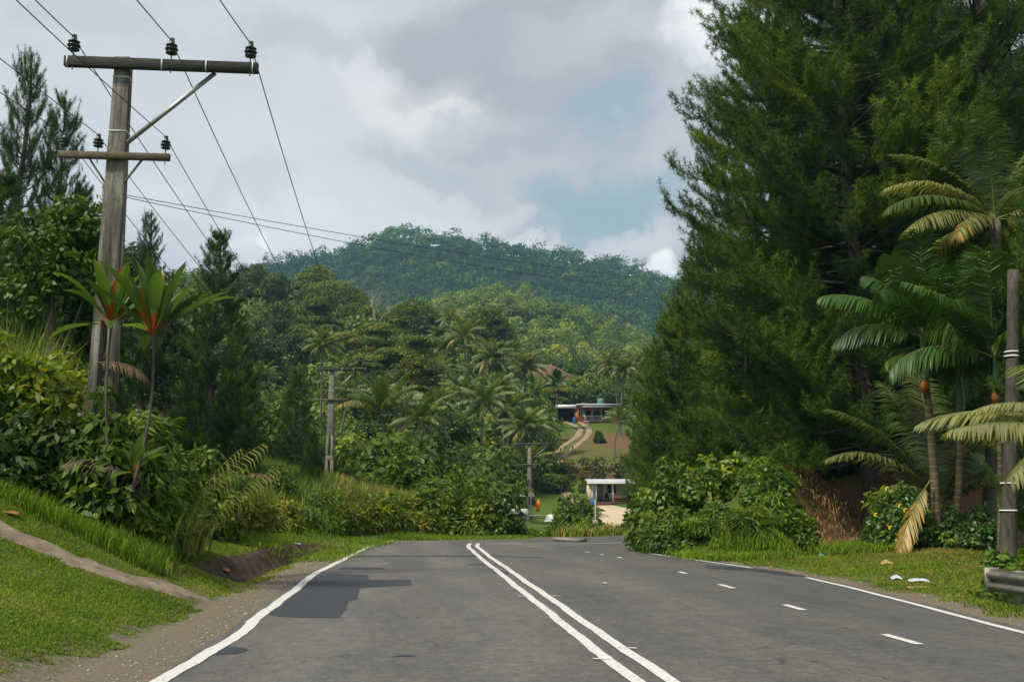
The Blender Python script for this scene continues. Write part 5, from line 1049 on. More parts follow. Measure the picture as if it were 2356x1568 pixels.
for k, (p, uv) in enumerate(zip(lo1, [(0, 215), (0, 140), (15, 0)])):
    q, sg = toward(p, *uv); wire(p, q, sg, .008, 'thin lower cable running overhead from the near pole, %s of three' % nm[k], 60); wire(p, lo2[k], 1.0, .008, 'lower cable from the near pole down to the second pole, %s of three' % nm[k]); wire(lo2[k], lo3[k], .7, .008, 'lower cable from the second pole to the third pole, %s of three' % nm[k])
wire(P(285, 448, 18.3), P(1790, 655, 62), .5, .0075, 'upper of two thin cables crossing the sky above the mountain')
wire(P(285, 453, 18.35), P(1790, 668, 62), .75, .0075, 'lower of two thin cables crossing the sky above the mountain')
# dark post at right
pb = G(2318, 1303); zb = tz(pb[0], pb[1]); d_ = pb[0] * Fv[0] + pb[1] * Fv[1]; tp = P(2331, 622, d_)
t = thing('power_post', 'dark weathered post with white bands behind the guardrail end', 'post', (pb[0], pb[1], zb - .1), 0)
mb = MB(); e = tp - np.array([pb[0], pb[1], zb - .1]); mb.tube(curved((0, 0, 0), e, (.04, 0, 0), 14), np.linspace(.19, .125, 14), 12); obj('shaft', mb, M['post'] if 'post' in M else M['conc'], t, True)
for f in (.70, .715, .27, .18): c = e * f; mb = MB(); rr = .19 - .065 * f + .004; mb.tube([c - [0, 0, .012], c + [0, 0, .012]], rr + .012, 12); obj('band', mb, M['whitemet'], t, True)
# thin lamp post in the village
pb = P(1370, 1232, 55); zb = tz(pb[0], pb[1]); t = thing('street_pole', 'thin grey street pole on a thick stub before the white house', 'pole', (pb[0], pb[1], zb - .1), 0)
mb = MB(); mb.box((0, 0, .45), (.26, .26, 1.1)); obj('stub', mb, M['paleconc'], t); mb = MB(); mb.tube([(0.02, 0, .5), (.02, 0, zt(1143, 55) - zb)], .045, 8); obj('shaft', mb, M['steel'], t, True)
# ------------------------------------------------------------------ guardrail
t = None
x0 = 8.16; yA = None
pA = G(2285, 1386); y0 = pA[1]; x0 = pA[0]
t = thing('guardrail', 'steel corrugated guardrail end on a short post at the right edge', 'guardrail', (x0, y0, tz(x0, y0)), 0)
prof = [(0, 0), (-.0, .02), (-.075, .055), (-.075, .10), (-.0, .145), (-.0, .175), (-.075, .22), (-.075, .265), (0, .30), (0, .325)]
mb = MB(); n = len(prof); L_ = 8.0
v = [(x, y, z + .15) for y in (0, -L_) for x, z in prof] + [(x + .006, y, z + .15) for y in (0, -L_) for x, z in prof]
f = [[i, i + 1, n + i + 1, n + i] for i in range(n - 1)] + [[2 * n + i + 1, 2 * n + i, 3 * n + i, 3 * n + i + 1] for i in range(n - 1)] + [[i + 1, i, 2 * n + i, 2 * n + i + 1] for i in range(n - 1)]
M['rail'] = simple('worn_galvanised_rail', (.25, .24, .20), .6, .4, .35, 5, .3)
mb.add(v, f); obj('beam', mb, M['rail'], t)
mb = MB(); mb.box((.02, .01, .315), (.22, .012, .36)); obj('end_plate', mb, M['rail'], t)
for yy in (-.55, -2.55, -4.55, -6.55): mb = MB(); mb.box((.09, yy, .2), (.14, .12, .56)); obj('post', mb, M['rail'], t)
# ------------------------------------------------------------------ the white house
def frame(d, u0, v0, rz=0):
    c = P(u0, v0, d); return c
def wallmat(name, c, v=.12): return simple(name, c, .85, .2, v, 1.5, vec='Object')
M['cream'] = wallmat('cream_painted_wall', (.62, .55, .42)); M['orange'] = wallmat('orange_painted_wall', (.72, .26, .10)); M['yellowwall'] = wallmat('yellow_painted_wall', (.80, .68, .03)); M['white'] = wallmat('white_paint', (.78, .77, .74), .08)
M['glass'] = simple('dark_window', (.015, .018, .02), .15, .5, .1); M['brownwood'] = simple('brown_timber', (.11, .055, .04), .8, .2, .3, 5); M['darkwood'] = simple('dark_timber', (.05, .04, .03), .9, .1, .4, 5)
def roofmat(name, c):
    m, nt, N, L = newmat(name); p = coords(nt); wv = N('ShaderNodeTexWave'); wv.bands_direction = 'X'; wv.inputs['Scale'].default_value = 1.6; L(p, wv.inputs['Vector']); nz = noise(nt, p, .8, 5)
    co_ = mixc(nt, .5, ramp(nt, nz, [(.3, tuple(x * .8 for x in c)), (.7, c)]), ramp(nt, wv.outputs['Fac'], [(0, (.75,) * 3), (1, (1.1,) * 3)]), 'MULTIPLY'); out(nt, principled(nt, co_, .5, .4, wv.outputs['Fac'], .03)); return m
M['roof'] = roofmat('corrugated_roof', (.55, .60, .64)); M['rust'] = roofmat('rusty_roof', (.30, .27, .24)); M['bluep'] = simple('blue_plastic', (.03, .14, .42), .4, .4, .1); M['blackp'] = simple('black_plastic', (.012,) * 3, .4, .4, .1)
M['tank'] = simple('green_plastic_tank', (.10, .22, .14), .5, .4, .1); M['redsign'] = simple('red_sign', (.55, .05, .03), .5, .4, .1)
S = mpp(108)
hb = P(1356, 1160, 108); zb = max(tz(hb[0], hb[1]), tz(hb[0] + 6, hb[1])) ; zf = zt(1154, 108)
t = thing('white_house', 'small cream house with pale blue tin roof and open porch by the sandy yard', 'house', (hb[0], hb[1], zf), -YAW)
W_ = 6.2; Hh = 2.08
def pt(par, name, boxes, mat):
    mb = MB()
    for c, s_ in boxes: mb.box(c, s_)
    return obj(name, mb, M[mat], par)
pt(t, 'wall', [((W_ / 2, 1.6, Hh / 2), (W_, .12, Hh)), ((.06, 2.9, Hh / 2), (.12, 2.5, Hh)), ((W_ - .06, 2.9, Hh / 2), (.12, 2.5, Hh)), ((W_ / 2, 4.2, Hh / 2), (W_, .12, Hh))], 'cream')
pt(t, 'floor', [((W_ / 2, .8, -.12), (W_, 1.9, .22))], 'brownwood'); pt(t, 'foundation', [((W_ / 2, 2.1, -.75), (W_ - .1, 4.2, 1.0))], 'brownwood')
pt(t, 'step', [((.95 + .6, -.25, -.28), (1.9, .3, .14)), ((.95 + .6, -.5, -.42), (1.9, .3, .14)), ((1.55, -.42, -.62), (2.0, .75, .25))], 'brownwood')
for xx in (.35, .75, 2.55, 4.45): pt(t, 'porch_post', [((xx, .02, Hh / 2), (.13, .13, Hh))], 'white')
d1 = pt(t, 'door', [((1.25, 1.52, .95), (.7, .05, 1.9))], 'glass'); pt(d1, 'grille', [((1.05 + k * .12, 1.48, 1.0), (.03, .02, 1.8)) for k in range(5)], 'white')
wn = pt(t, 'window', [((2.55, 1.52, 1.42), (.95, .05, .95))], 'glass'); pt(wn, 'frame', [((2.55, 1.48, 1.42), (.06, .03, 1.0)), ((2.05, 1.48, 1.42), (.05, .03, 1.0)), ((3.05, 1.48, 1.42), (.05, .03, 1.0)), ((2.55, 1.475, 1.92), (1.0, .03, .05)), ((2.55, 1.475, .92), (1.0, .03, .05))], 'white')
pt(t, 'railing', [((3.5, .0, .72), (1.8, .05, .06)), ((3.5, .0, .15), (1.8, .05, .06))] + [((2.8 + k * .16, 0, .43), (.035, .035, .55)) for k in range(10)] + [((3.5, -.03, .43), (1.7, .02, .4))], 'brownwood')
mb = MB(); v = []
for xx in (-.25, W_ + .3): v += [(xx, -.45, Hh - .02), (xx, 2.1, Hh + .34), (xx, 4.6, Hh + .1), (xx, 4.6, Hh + .16), (xx, 2.1, Hh + .40), (xx, -.45, Hh + .05)]
mb.add(v, [[0, 1, 7, 6], [1, 2, 8, 7], [3, 4, 10, 9], [4, 5, 11, 10], [5, 0, 6, 11], [2, 3, 9, 8], [0, 5, 4, 1], [1, 4, 3, 2], [6, 7, 10, 11], [7, 8, 9, 10]]); obj('roof', mb, M['roof'], t)
pt(t, 'fascia', [((W_ / 2, -.44, Hh - .09), (W_ + .5, .04, .14))], 'white')
def at_t(tt, x, y, z): r = tt.rotation_euler.z; return (tt.location.x + x * math.cos(r) - y * math.sin(r), tt.location.y + x * math.sin(r) + y * math.cos(r), tt.location.z + z)
ch = thing('porch_chair', 'black plastic chair on the porch of the cream house', 'chair', at_t(t, 1.95, .8, 0), -YAW)
pt(ch, 'seat', [((0, 0, .42), (.45, .45, .04))], 'blackp'); pt(ch, 'backrest', [((0, .22, .68), (.42, .04, .46))], 'blackp')
for sx in (-.2, .2):
    for sy in (-.2, .2): pt(ch, 'leg', [((sx, sy, .2), (.04, .04, .4))], 'blackp')
    pt(ch, 'armrest', [((sx, 0, .62), (.05, .42, .03))], 'blackp')
def barrel(label, pos, r, h, mat):
    o = MB(); o.lathe((0, 0, 0), [(0, 0), (r * .9, 0), (r, .04), (r, h * .3), (r * 1.03, h * .33), (r, h * .36), (r, h * .64), (r * 1.03, h * .67), (r, h * .7), (r, h - .04), (r * .9, h), (0, h)], 14)
    q = obj('barrel', o, M[mat], None, True, loc=pos); tag(q, label, 'barrel'); return q
p_ = at_t(t, .35, -.35, -.35); barrel('blue plastic barrel beside the porch steps of the cream house', (p_[0], p_[1], min(p_[2], tz(p_[0], p_[1]) + .02)), .28, .55, 'bluep')
p_ = at_t(t, 5.1, .1, 0); barrel('blue drum at the right end of the porch', p_, .28, .85, 'bluep')
# sandy yard and tracks
ribbon('yard', [on(1392, 1178), on(1430, 1190), on(1475, 1205), on(1530, 1215)], [2.5, 5, 7, 8], M['sand'], .05, 8, .3, .4)
ribbon('yard', [on(1385, 1163), on(1420, 1172), on(1480, 1185)], [2.0, 4, 6], M['sand'], .06, 8, .2, .4)
ribbon('track', [on(1400, 1190), on(1350, 1172), on(1310, 1150), on(1292, 1118)], [1.3, 1.5, 1.5, 1.3], M['track'], .05, 6, .1, .4)
TRK = [(1262, 1052), (1300, 1022), (1330, 1003), (1336, 988), (1318, 976), (1288, 968)]; TRK2 = [(1292, 1052), (1318, 1032), (1345, 1010), (1358, 992), (1342, 975), (1300, 965)]
ribbon('track', [on(*q) for q in TRK], [1.0] * 4, M['track'], .08, 5, .12, .5); ribbon('track', [on(*q) for q in TRK2], [1.0] * 4, M['track'], .08, 5, .12, .5)
ribbon('track', [on(1295, 1130), on(1300, 1092), on(1290, 1060)], [.9] * 3, M['track'], .08, 5, .12, .5)
# ------------------------------------------------------------------ orange house
D = 175; S = mpp(D); hb = P(1281, 967, D); zf = zt(967, D)
zf = max(zf, tz(hb[0] + 5, hb[1] - .5) + .1)
t = thing('orange_house', 'orange and yellow hillside house with carport, veranda and long tin roof', 'house', (hb[0], hb[1], zf), -YAW)
px = lambda u: (u - 1281) * S
Hh = 2.75
pt(t, 'carport', [((.06, 0, 1.25), (.12, .12, 2.5)), ((px(1303), 4.0, 1.25), (px(1325), .12, 2.5)), ((px(1307), 0, 1.25), (.08, .08, 2.5)), ((.06, 2, 1.25), (.12, 3.9, 2.5))], 'darkwood')
pt(t, 'carport_roof', [((px(1303), 2.0, 2.62), (px(1325) + .3, 4.6, .12)), ((px(1303), -.34, 2.45), (px(1325) + .3, .05, .62))], 'white')
pt(t, 'wall', [((px(1334), 1.5, Hh / 2 - .1), (px(1343) - px(1325), 3, Hh)), ((px(1374), 2.5, Hh / 2), (px(1405) - px(1343), .15, Hh))], 'orange')
pt(t, 'veranda_base', [((px(1374), 1.15, -.45), (px(1405) - px(1343), 2.5, .6))], 'brownwood')
pt(t, 'side_wall', [((px(1414), 1.6, Hh / 2 - .2), (px(1423) - px(1405), 3, Hh + .2))], 'yellowwall')
wn = pt(t, 'window', [((px(1336), -.03, 1.45), (.75, .05, 1.2))], 'glass'); pt(wn, 'frame', [((px(1336), -.07, 1.45), (.05, .03, 1.2)), ((px(1336) - .35, -.07, 1.45), (.05, .03, 1.2)), ((px(1336) + .35, -.07, 1.45), (.05, .03, 1.2))], 'white')
for k in range(3): pt(t, 'window', [((px(1355) + k * 1.5, 2.4, 1.3), (1.1, .06, 1.3))], 'glass')
for u_ in (1345, 1364, 1385, 1404): pt(t, 'veranda_post', [((px(u_), -.05, 1.15), (.10, .10, 2.3))], 'white')
rail = pt(t, 'railing', [((px(1374), -.08, .85), (px(1405) - px(1343), .05, .08)), ((px(1374), -.08, -.1), (px(1405) - px(1343), .05, .08))], 'white')
mb = MB()
for a_, b_ in ((1344, 1354), (1354, 1364), (1364, 1374), (1374, 1384), (1384, 1394), (1394, 1404)):
    mb.bar((px(a_), -.09, -.06), (px(b_), -.09, .82), .04, .06); mb.bar((px(a_), -.11, .82), (px(b_), -.11, -.06), .04, .06)
obj('cross_bracing', mb, M['white'], rail)
pt(t, 'foundation', [((px(1374), 1.4, -1.3), (px(1405) - px(1343) - .2, 2.2, 1.4))], 'darkwood')
pt(t, 'base_wall', [((px(1334), 1.5, -1.0), (px(1343) - px(1325) - .1, 2.9, 1.8)), ((px(1414), 1.6, -1.2), (px(1423) - px(1405) - .1, 2.9, 2.0))], 'orange')
pt(t, 'roof', [((px(1378), 1.6, Hh + .06), (px(1430) - px(1326), 4.6, .14)), ((px(1378), -.72, Hh + .02), (px(1430) - px(1326), .05, .26))], 'roof')
pt(t, 'veranda_roof', [((px(1374), -.7, Hh - .42), (px(1408) - px(1338), 1.5, .08)), ((px(1374), -1.46, Hh - .46), (px(1408) - px(1338), .05, .16))], 'roof')
p_ = at_t(t, px(1322), -.4, 0); barrel('blue barrel beside the carport of the orange house', (p_[0], p_[1], tz(p_[0], p_[1])), .3, 1.0, 'bluep')
D = 181; hb = P(1382, 930, D); zb = tz(hb[0], hb[1]); tk = thing('water_tank', 'round green plastic water tank behind the orange house roof', 'water tank', (hb[0], hb[1], zb), 0)
r = 8 * mpp(D); hz_ = zt(916, D) - zb; mb = MB(); mb.lathe((0, 0, 0), [(0, hz_ - 2.4), (r, hz_ - 2.4), (r, hz_ - 1.8), (r * 1.02, hz_ - 1.7), (r, hz_ - 1.6), (r, hz_ - 1.0), (r * 1.02, hz_ - .9), (r, hz_ - .8), (r, hz_ - .2), (r * .8, hz_ - .05), (r * .3, hz_), (0, hz_)], 24); obj('tank', mb, M['tank'], tk, True)
pt(tk, 'stand', [((sx * .6, sy * .6, (hz_ - 2.4) / 2), (.12, .12, max(.3, hz_ - 2.4))) for sx in (-1, 1) for sy in (-1, 1)], 'darkwood')
# sheds and roofs
def shed(name, label, u, vt, vb, d, wpx, rm, depth=2.5, tilt=0, posts=True, body=None):
    hb = P(u, vb, d); zb = tz(hb[0], hb[1]); top = zt(vt, d); t = thing(name, label, 'shed', (hb[0], hb[1], zb - .1), -YAW); w_ = wpx * mpp(d); h = max(top - zb + .1, 1.0)
    mb = MB(); v = [(-w_ / 2, -.3, h - .1), (w_ / 2, -.3, h - .1 - tilt), (w_ / 2, depth, h + .35 - tilt), (-w_ / 2, depth, h + .35)]; v += [(a, b, c - .06) for a, b, c in v]
    mb.add(v, [[0, 1, 2, 3], [7, 6, 5, 4], [0, 4, 5, 1], [1, 5, 6, 2], [2, 6, 7, 3], [3, 7, 4, 0]]); obj('roof', mb, M[rm], t)
    for sx in (-1, 1):
        for yy in (0, depth - .2): pt(t, 'post', [((sx * (w_ / 2 - .15), yy, (h - .2) / 2), (.12, .12, h - .2))], 'darkwood')
    pt(t, 'wall', [((0, depth - .3, h * .45), (w_ * .8, .08, h * .8))], body or 'darkwood'); return t
shed('open_shed', 'open shed with pale tin roof left of the carport', 1238, 947, 962, 170, 48, 'roof', 3, .5)
shed('low_shed', 'low building with grey tin roof half hidden by bushes at the foot of the hill', 1150, 1122, 1140, 92, 44, 'rust', 3)
shed('low_shed', 'rusty roofed shack behind the third power pole', 1200, 1178, 1195, 108, 60, 'rust', 2.5)
# wooden stall
hb = P(1242, 1214, 92); zb = tz(hb[0], hb[1]); t = thing('market_stall', 'small dark wooden roadside stall right of the third power pole', 'stall', (hb[0], hb[1], zb - .05), -YAW); h = max(zt(1189, 92) - zb, 1.0)
pt(t, 'roof', [((0, .4, h), (1.9, 1.4, .07))], 'rust'); pt(t, 'counter', [((0, 0, .75), (1.5, .9, .06))], 'brownwood'); pt(t, 'lower_shelf', [((0, .2, .15), (1.5, .8, .06))], 'darkwood')
for sx in (-.75, .75):
    for sy in (-.05, .9): pt(t, 'post', [((sx, sy, h / 2), (.10, .10, h))], 'brownwood')
# white tarp covered heap, orange cloth
M['tarp'] = simple('white_tarpaulin', (.72, .76, .76), .5, .4, .1); M['ocloth'] = simple('orange_cloth', (.75, .22, .03), .8, .2, .1)
hb = P(1273, 1196, 88); zb = tz(hb[0], hb[1]); mb = MB()
c = rng.normal(0, .5, (1, 2)); g_ = np.linspace(-1, 1, 13); X, Y = np.meshgrid(g_, g_, indexing='ij'); Z = .62 * np.clip(1 - X ** 4, 0, 1) * np.clip(1 - Y ** 4, 0, 1) + .06 * np.sin(X * 7) * np.cos(Y * 5); i, j = np.meshgrid(range(12), range(12), indexing='ij'); q = (i * 13 + j).ravel()
mb.add(np.stack([X.ravel() * .8, Y.ravel() * .6, Z.ravel()], 1), np.stack([q, q + 13, q + 14, q + 1], 1)); tag(obj('tarp_cover', mb, M['tarp'], None, True, loc=(hb[0], hb[1], max(zb, zt(1199, 88)))), 'white tarpaulin spread over a low heap behind the stall', 'tarpaulin')
hb = P(1238, 1172, 100); zb = tz(hb[0], hb[1]); mb = MB(); pts = [(-.18, 0, 0), (.12, .03, -.05), (.25, 0, .6), (.1, .05, 1.25), (-.08, 0, 1.1), (-.22, .04, .5)]; mb.add(pts + [(a, b + .05, c_) for a, b, c_ in pts], [[0, 1, 2, 5], [5, 2, 3, 4], [11, 8, 7, 6], [10, 9, 8, 11], [0, 6, 7, 1], [1, 7, 8, 2], [2, 8, 9, 3], [3, 9, 10, 4], [4, 10, 11, 5], [5, 11, 6, 0]]); tag(obj('orange_cloth', mb, M['ocloth'], None, loc=(hb[0], hb[1], max(zb + .1, zt(1175, 100)))), 'orange cloth hanging in the yard behind the third power pole', 'cloth')
# white parked car glimpse
hb = P(1166, 1190, 98); zb = tz(hb[0], hb[1]); t = thing('parked_car', 'white car partly hidden by bushes left of the third power pole', 'car', (hb[0], hb[1], max(zb, zt(1196, 96)) - .1), -YAW + .3)
mb = MB(); mb.box((0, 0, .62), (3.9, 1.6, .55), taper=.97); mb.box((-.1, 0, 1.1), (2.3, 1.45, .5), taper=.78); b_ = obj('body', mb, M['white'], t, False); md = b_.modifiers.new('b', 'BEVEL'); md.width = .12; md.segments = 3
pt(t, 'window', [((-.1, -.70, 1.1), (1.7, .06, .32)), ((-.1, .70, 1.1), (1.7, .06, .32))], 'glass')
for sx in (-1.2, 1.2):
    for sy in (-.78, .78):
        mb = MB(); mb.tube([(sx, sy - .09, .32), (sx, sy + .09, .32)], .32, 16); w_ = obj('wheel', mb, M['blackp'], t, True)
# wooden slabs at the far edge of the bend
p0 = G(1283, 1243); p1 = G(1335, 1245); mb = MB(); mb.bar((p0[0], p0[1], .07), (p1[0] , p1[1] - .3, .05), .5, .12); tag(obj('concrete_slab', mb, M['paleconc']), 'flat pale slab lying at the far edge of the road bend', 'slab')
# ------------------------------------------------------------------ litter
M['bag'] = simple('white_plastic_bag', (.50, .54, .56), .4, .5, .35, 9); M['bluebag'] = simple('blue_plastic_bag', (.10, .35, .55), .4, .5, .1); M['husk'] = simple('coconut_husk', (.35, .24, .10), .9, .2, .4, 20); M['cup'] = simple('yellow_cup', (.65, .55, .15), .5, .3, .2); M['orangeleaf'] = simple('orange_dry_leaves', (.20, .10, .035), .9, .2, .5, 14)
def scrap(name, label, cat, u, v, size, mat, onground=True, flat=.45, d=None):
    p = on(u, v) if d is None else P(u, v, d); mb = MB(); n = 9; r = rng.uniform(.6, 1.0, (n, n)); g_ = np.linspace(-1, 1, n); X, Y = np.meshgrid(g_, g_, indexing='ij'); rr = np.hypot(X, Y); s_ = np.clip(1 - rr * .5, .3, 1)
    Z = flat * np.clip(1 - rr ** 2 * .6, 0, 1) * r; i, j = np.meshgrid(range(n - 1), range(n - 1), indexing='ij'); q = (i * n + j).ravel()
    V = np.stack([X.ravel() * size * (.8 + .2 * r.ravel()), Y.ravel() * size * .6 * (.8 + .2 * r.ravel()), Z.ravel() * size], 1)
    mb.add(V, np.stack([q, q + n, q + n + 1, q + 1], 1)); o = obj(name, mb, M[mat], None, False, loc=(p[0], p[1], p[2] + .005)); o.rotation_euler = (0, 0, rng.uniform(-.4, .4)); tag(o, label, cat); return o
scrap('plastic_bag', 'crumpled clear white plastic bag on the right verge, left of the long one', 'plastic bag', 2062, 1333, .11, 'bag', flat=.8); scrap('plastic_bag', 'long crumpled white plastic bag on the right verge', 'plastic bag', 2113, 1338, .19, 'bag', flat=.4)
scrap('plastic_bag', 'blue plastic bag in the grass at the foot of the bare soil slope', 'plastic bag', 1897, 1278, .16, 'bluebag'); scrap('plastic_bag', 'white rag caught on the dark drain lining at left', 'rag', 683, 1253, .12, 'bag', flat=.3)
scrap('plastic_bag', 'white plastic scrap high on the bare soil slope', 'plastic bag', 1846, 1196, .16, 'bag'); scrap('coconut_husk', 'brown coconut husk on the grass left of the plastic bags', 'husk', 2040, 1299, .13, 'husk', flat=.9)
scrap('paper_cup', 'yellowish paper cup low on the bare soil slope', 'cup', 1878, 1228, .11, 'cup', flat=1.1); scrap('leaf_heap', 'orange dry leaves at the near end of the drain', 'leaves', 517, 1317, .13, 'orangeleaf', flat=.5)
scrap('leaf_heap', 'orange dry leaves on the bank at the left edge', 'leaves', 22, 1186, .15, 'orangeleaf', flat=.4); scrap('plastic_scrap', 'tiny white scrap on the gravel beside the left edge line', 'litter', 722, 1450 - 0, .03, 'bag') if False else None
scrap('dry_leaf', 'pale dry leaf sheath on the verge below the plastic bags', 'leaf', 2110, 1352, .22, 'husk', flat=.15); scrap('plastic_scrap', 'small green plastic scrap at the foot of the right bank', 'litter', 1805, 1270, .10, 'tank'); scrap('plastic_scrap', 'small pale scrap below the guardrail end', 'litter', 2300, 1374, .08, 'bag')
# gravel stones on the shoulder
def stones():
    mb = MB(); n = 1500; y = rng.uniform(6, 30, n); side = rng.random(n) < .75
    xl = np.interp(y, LEs[:, 1][:60][::1], LEs[:, 0][:60]) if False else np.interp(y, [0, 20, 26, 31], [-2.05, -1.97, -1.75, -1.35]); x = np.where(side, xl - rng.exponential(.45, n) - .12, np.interp(y, [5, 11, 15, 19, 22.7, 28], [6.9, 7.05, 7.45, 7.75, 7.6, 6.95]) + .2 + rng.exponential(.35, n))
    z = T(x, y); s_ = rng.gamma(1.8, .005, n) + .003
    ok = rng.normal(0, 1, (n, 6, 1)) * .12 + 1
    o6 = np.array([[1, 0, 0], [0, 1, 0], [-1, 0, 0], [0, -1, 0], [0, 0, .7], [0, 0, -.6]]); v = np.stack([x, y, z], 1)[:, None] + o6[None] * ok * s_[:, None, None]
    f = np.array([[0, 1, 4], [1, 2, 4], [2, 3, 4], [3, 0, 4], [1, 0, 5], [2, 1, 5], [3, 2, 5], [0, 3, 5]]); mb.add(v.reshape(-1, 3), (np.arange(n)[:, None, None] * 6 + f[None]).reshape(-1, 3), np.repeat(rng.random(n), 6))
    o = obj('gravel', mb, M['stone']); tag(o, 'loose pale stones scattered on the road shoulders', 'gravel', None, 'stuff')
M['stone'] = simple('loose_stone', (.30, .27, .22), .9, .2, .4, 30); stones()
# ------------------------------------------------------------------ camera, light, sky, air
cam = bpy.data.cameras.new('camera'); co = bpy.data.objects.new('camera', cam); C.objects.link(co)
cam.sensor_width = 36; cam.lens = FL / 2356 * 36; cam.clip_start = .1; cam.clip_end = 6000
co.location = (0, 0, HC); co.rotation_euler = (PI / 2 + PITCH, 0, -YAW); bpy.context.scene.camera = co
SUNAZ = math.radians(-125); SUNEL = math.radians(56)      # azimuth from +Y clockwise: behind and to the left
sd = Vector((math.sin(SUNAZ) * math.cos(SUNEL), math.cos(SUNAZ) * math.cos(SUNEL), math.sin(SUNEL)))
sl = bpy.data.lights.new('sun', 'SUN'); sl.energy = 3.2; sl.angle = math.radians(7); sl.color = (1, .93, .78)
so = bpy.data.objects.new('sun', sl); C.objects.link(so); so.rotation_euler = sd.to_track_quat('Z', 'Y').to_euler()
w = bpy.data.worlds.new('World'); bpy.context.scene.world = w; w.use_nodes = True; nt = w.node_tree; nt.nodes.clear(); N = nt.nodes.new; L = nt.links.new
sky = N('ShaderNodeTexSky'); sky.sky_type = 'NISHITA'; sky.sun_disc = False; sky.sun_elevation = SUNEL; sky.sun_rotation = SUNAZ; sky.dust_density = 2
b1 = N('ShaderNodeBackground'); L(sky.outputs[0], b1.inputs[0]); b1.inputs[1].default_value = .08
dirv = N('ShaderNodeTexCoord').outputs['Generated']
sep = N('ShaderNodeSeparateXYZ'); L(dirv, sep.inputs[0])
den = mth(nt, 'ADD', mth(nt, 'MAXIMUM', sep.outputs[2], 0.0), .22)
cmb = N('ShaderNodeCombineXYZ'); L(mth(nt, 'DIVIDE', sep.outputs[0], den), cmb.inputs[0]); L(mth(nt, 'DIVIDE', sep.outputs[1], den), cmb.inputs[1]); cmb.inputs[2].default_value = 3.7
nA = noise(nt, cmb.outputs[0], .8, 7, .55, .3); nB = noise(nt, cmb.outputs[0], 2.1, 9, .6, .35)
# direction wobble, so that the cloud patches have soft ragged outlines
ntc = N('ShaderNodeTexNoise'); ntc.inputs['Scale'].default_value = 4.5; ntc.inputs['Detail'].default_value = 8; ntc.inputs['Roughness'].default_value = .6; L(dirv, ntc.inputs['Vector'])
vs = N('ShaderNodeVectorMath'); vs.operation = 'SUBTRACT'; L(ntc.outputs['Color'], vs.inputs[0]); vs.inputs[1].default_value = (.5, .5, .5)
vm = N('ShaderNodeVectorMath'); vm.operation = 'SCALE'; L(vs.outputs[0], vm.inputs[0]); vm.inputs['Scale'].default_value = .26
va = N('ShaderNodeVectorMath'); va.operation = 'ADD'; L(dirv, va.inputs[0]); L(vm.outputs[0], va.inputs[1])
def patch(u, v, wpx, hpx, soft=1.0):
    """soft elliptical cloud patch round a direction of the sky"""
    a, b = ray(u, v); d = nrm(np.append(Fv + Rv * a, b)); r = nrm(np.cross(d, UP)); t = np.cross(r, d)
    def dot(vec):
        n = N('ShaderNodeVectorMath'); n.operation = 'DOT_PRODUCT'; L(va.outputs[0], n.inputs[0]); n.inputs[1].default_value = tuple(vec); return n.outputs['Value']
    x = mth(nt, 'MULTIPLY', dot(r), 2290 / wpx); z = mth(nt, 'MULTIPLY', dot(t), 2290 / hpx)
    r2 = mth(nt, 'ADD', mth(nt, 'MULTIPLY', x, x), mth(nt, 'MULTIPLY', z, z))
    f = mth(nt, 'GREATER_THAN', dot(d), 0)
    mr = N('ShaderNodeMapRange'); mr.interpolation_type = 'SMOOTHSTEP'; mr.inputs[1].default_value = 1.0 + .4 * soft; mr.inputs[2].default_value = max(0, 1 - soft); mr.inputs[3].default_value = 0; mr.inputs[4].default_value = 1
    L(r2, mr.inputs[0]); return mth(nt, 'MULTIPLY', mr.outputs[0], f)
col = ramp(nt, nA, [(.34, (.34, .35, .385)), (.5, (.51, .515, .54)), (.64, (.72, .72, .72))])
col = mixc(nt, mth(nt, 'MULTIPLY', ramp(nt, nB, [(.45, (0, 0, 0)), (.7, (1, 1, 1))]), .30), col, (.72, .72, .72))
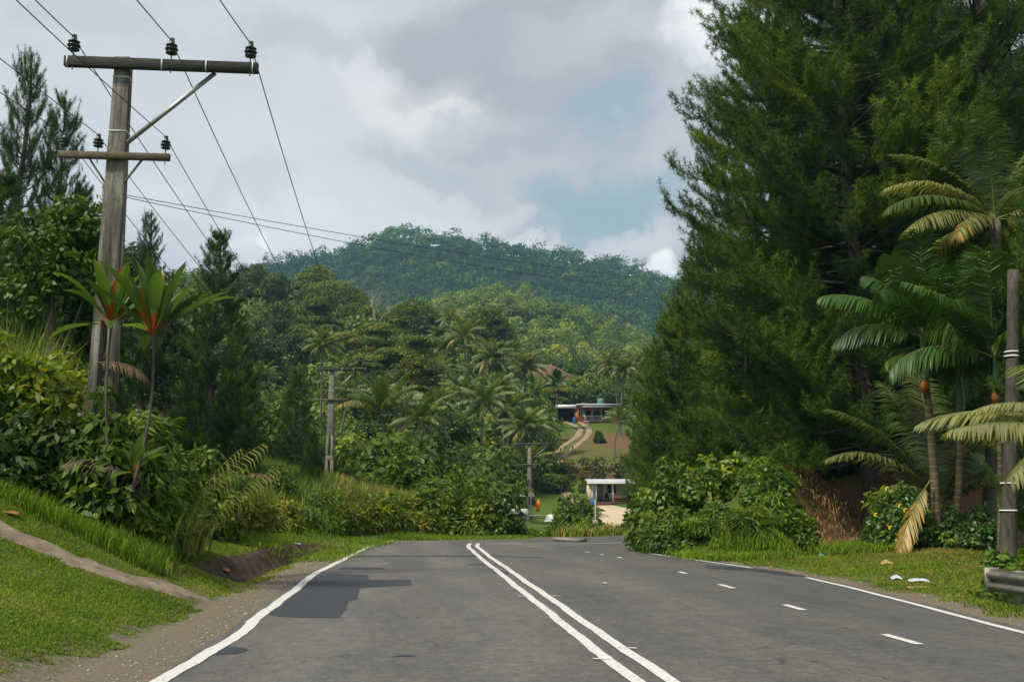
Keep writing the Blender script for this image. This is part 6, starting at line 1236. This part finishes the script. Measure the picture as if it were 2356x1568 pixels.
for u, v, a, b, s, k, c in [(350, 120, 520, 330, 1, .55, (.58, .60, .62)), (780, 130, 200, 200, 1, .45, (.70, .69, .66)), (1150, 120, 420, 130, 1, .7, (.37, .36, .40)), (1300, 60, 500, 110, 1, .5, (.38, .37, .42)),
                            (960, 235, 200, 80, 1, .7, (.82, .79, .74)), (1080, 190, 260, 40, 1, .4, (.36, .35, .40)), (820, 150, 110, 60, 1, .5, (.85, .84, .82)), (700, 330, 280, 130, 1, .45, (.66, .65, .66)), (1420, 270, 190, 90, 1, .8, (.27, .37, .42)), (1400, 440, 240, 80, 1, .8, (.25, .37, .41)), (1240, 470, 200, 30, 1, .5, (.36, .44, .48)), (1000, 370, 200, 40, 1, .5, (.38, .45, .48)),
                            (1250, 330, 150, 60, 1, .5, (.46, .46, .50)), (620, 90, 130, 60, 1, .45, (.42, .43, .47)), (1130, 290, 170, 40, 1, .45, (.38, .40, .45)), (1330, 100, 160, 60, 1, .5, (.55, .54, .57)), (250, 60, 200, 60, 1, .4, (.45, .46, .50)), (1550, 260, 120, 130, 1, .7, (.58, .56, .58)), (1630, 70, 110, 85, 1, .95, (1.0, .99, .98)), (1560, 70, 160, 70, 1, .4, (.7, .7, .7)), (1080, 445, 190, 40, 1, .65, (.70, .69, .66)), (430, 560, 240, 70, 1, .4, (.58, .63, .66)),
                            (850, 510, 330, 60, 1, .6, (.62, .66, .69)), (1120, 520, 200, 30, 1, .6, (.74, .75, .76)), (660, 560, 150, 45, 1, .55, (.74, .76, .78)), (1480, 540, 200, 50, 1, .65, (.66, .69, .71)), (1260, 550, 75, 32, .9, .9, (.95, .95, .90)), (1535, 600, 60, 46, 1, 1, (1.0, 1.0, .97)), (1470, 622, 120, 26, 1, .7, (.85, .86, .86)), (630, 585, 45, 22, .8, .9, (.92, .93, .93)), (560, 590, 60, 25, 1, .6, (.8, .8, .82)), (520, 470, 130, 40, 1, .4, (.48, .52, .58))]:
    col = mixc(nt, mth(nt, 'MULTIPLY', patch(u, v, a, b, s), k), col, c)
b2 = N('ShaderNodeBackground'); L(col, b2.inputs[0]); b2.inputs[1].default_value = .88
mx = N('ShaderNodeMixShader'); mx.inputs[0].default_value = .93; L(b1.outputs[0], mx.inputs[1]); L(b2.outputs[0], mx.inputs[2])
wo = N('ShaderNodeOutputWorld'); L(mx.outputs[0], wo.inputs[0])
w.cycles.sampling_method = 'MANUAL'; w.cycles.sample_map_resolution = 256
hz = MB(); hz.box((0, 0, 180), (3700, 3700, 420)); hm, nt, N, L = newmat('haze_air')
v = N('ShaderNodeVolumePrincipled'); v.inputs['Color'].default_value = (.36, .66, .95, 1); v.inputs['Density'].default_value = .00026; v.inputs['Anisotropy'].default_value = .2
o = N('ShaderNodeOutputMaterial'); L(v.outputs[0], o.inputs['Volume'])
obj('haze', hz, hm, kind='stuff')
s = bpy.context.scene; s.view_settings.view_transform = 'Standard'; s.view_settings.look = 'None'; s.view_settings.exposure = EXPO; s.view_settings.gamma = 1
s.render.engine = 'CYCLES'; s.cycles.use_denoising = True; s.cycles.max_bounces = 6; s.cycles.diffuse_bounces = 3; s.cycles.glossy_bounces = 2; s.cycles.transmission_bounces = 3; s.cycles.volume_bounces = 0; s.cycles.transparent_max_bounces = 4
s.cycles.use_adaptive_sampling = True; s.cycles.adaptive_threshold = .02; s.cycles.use_light_tree = False
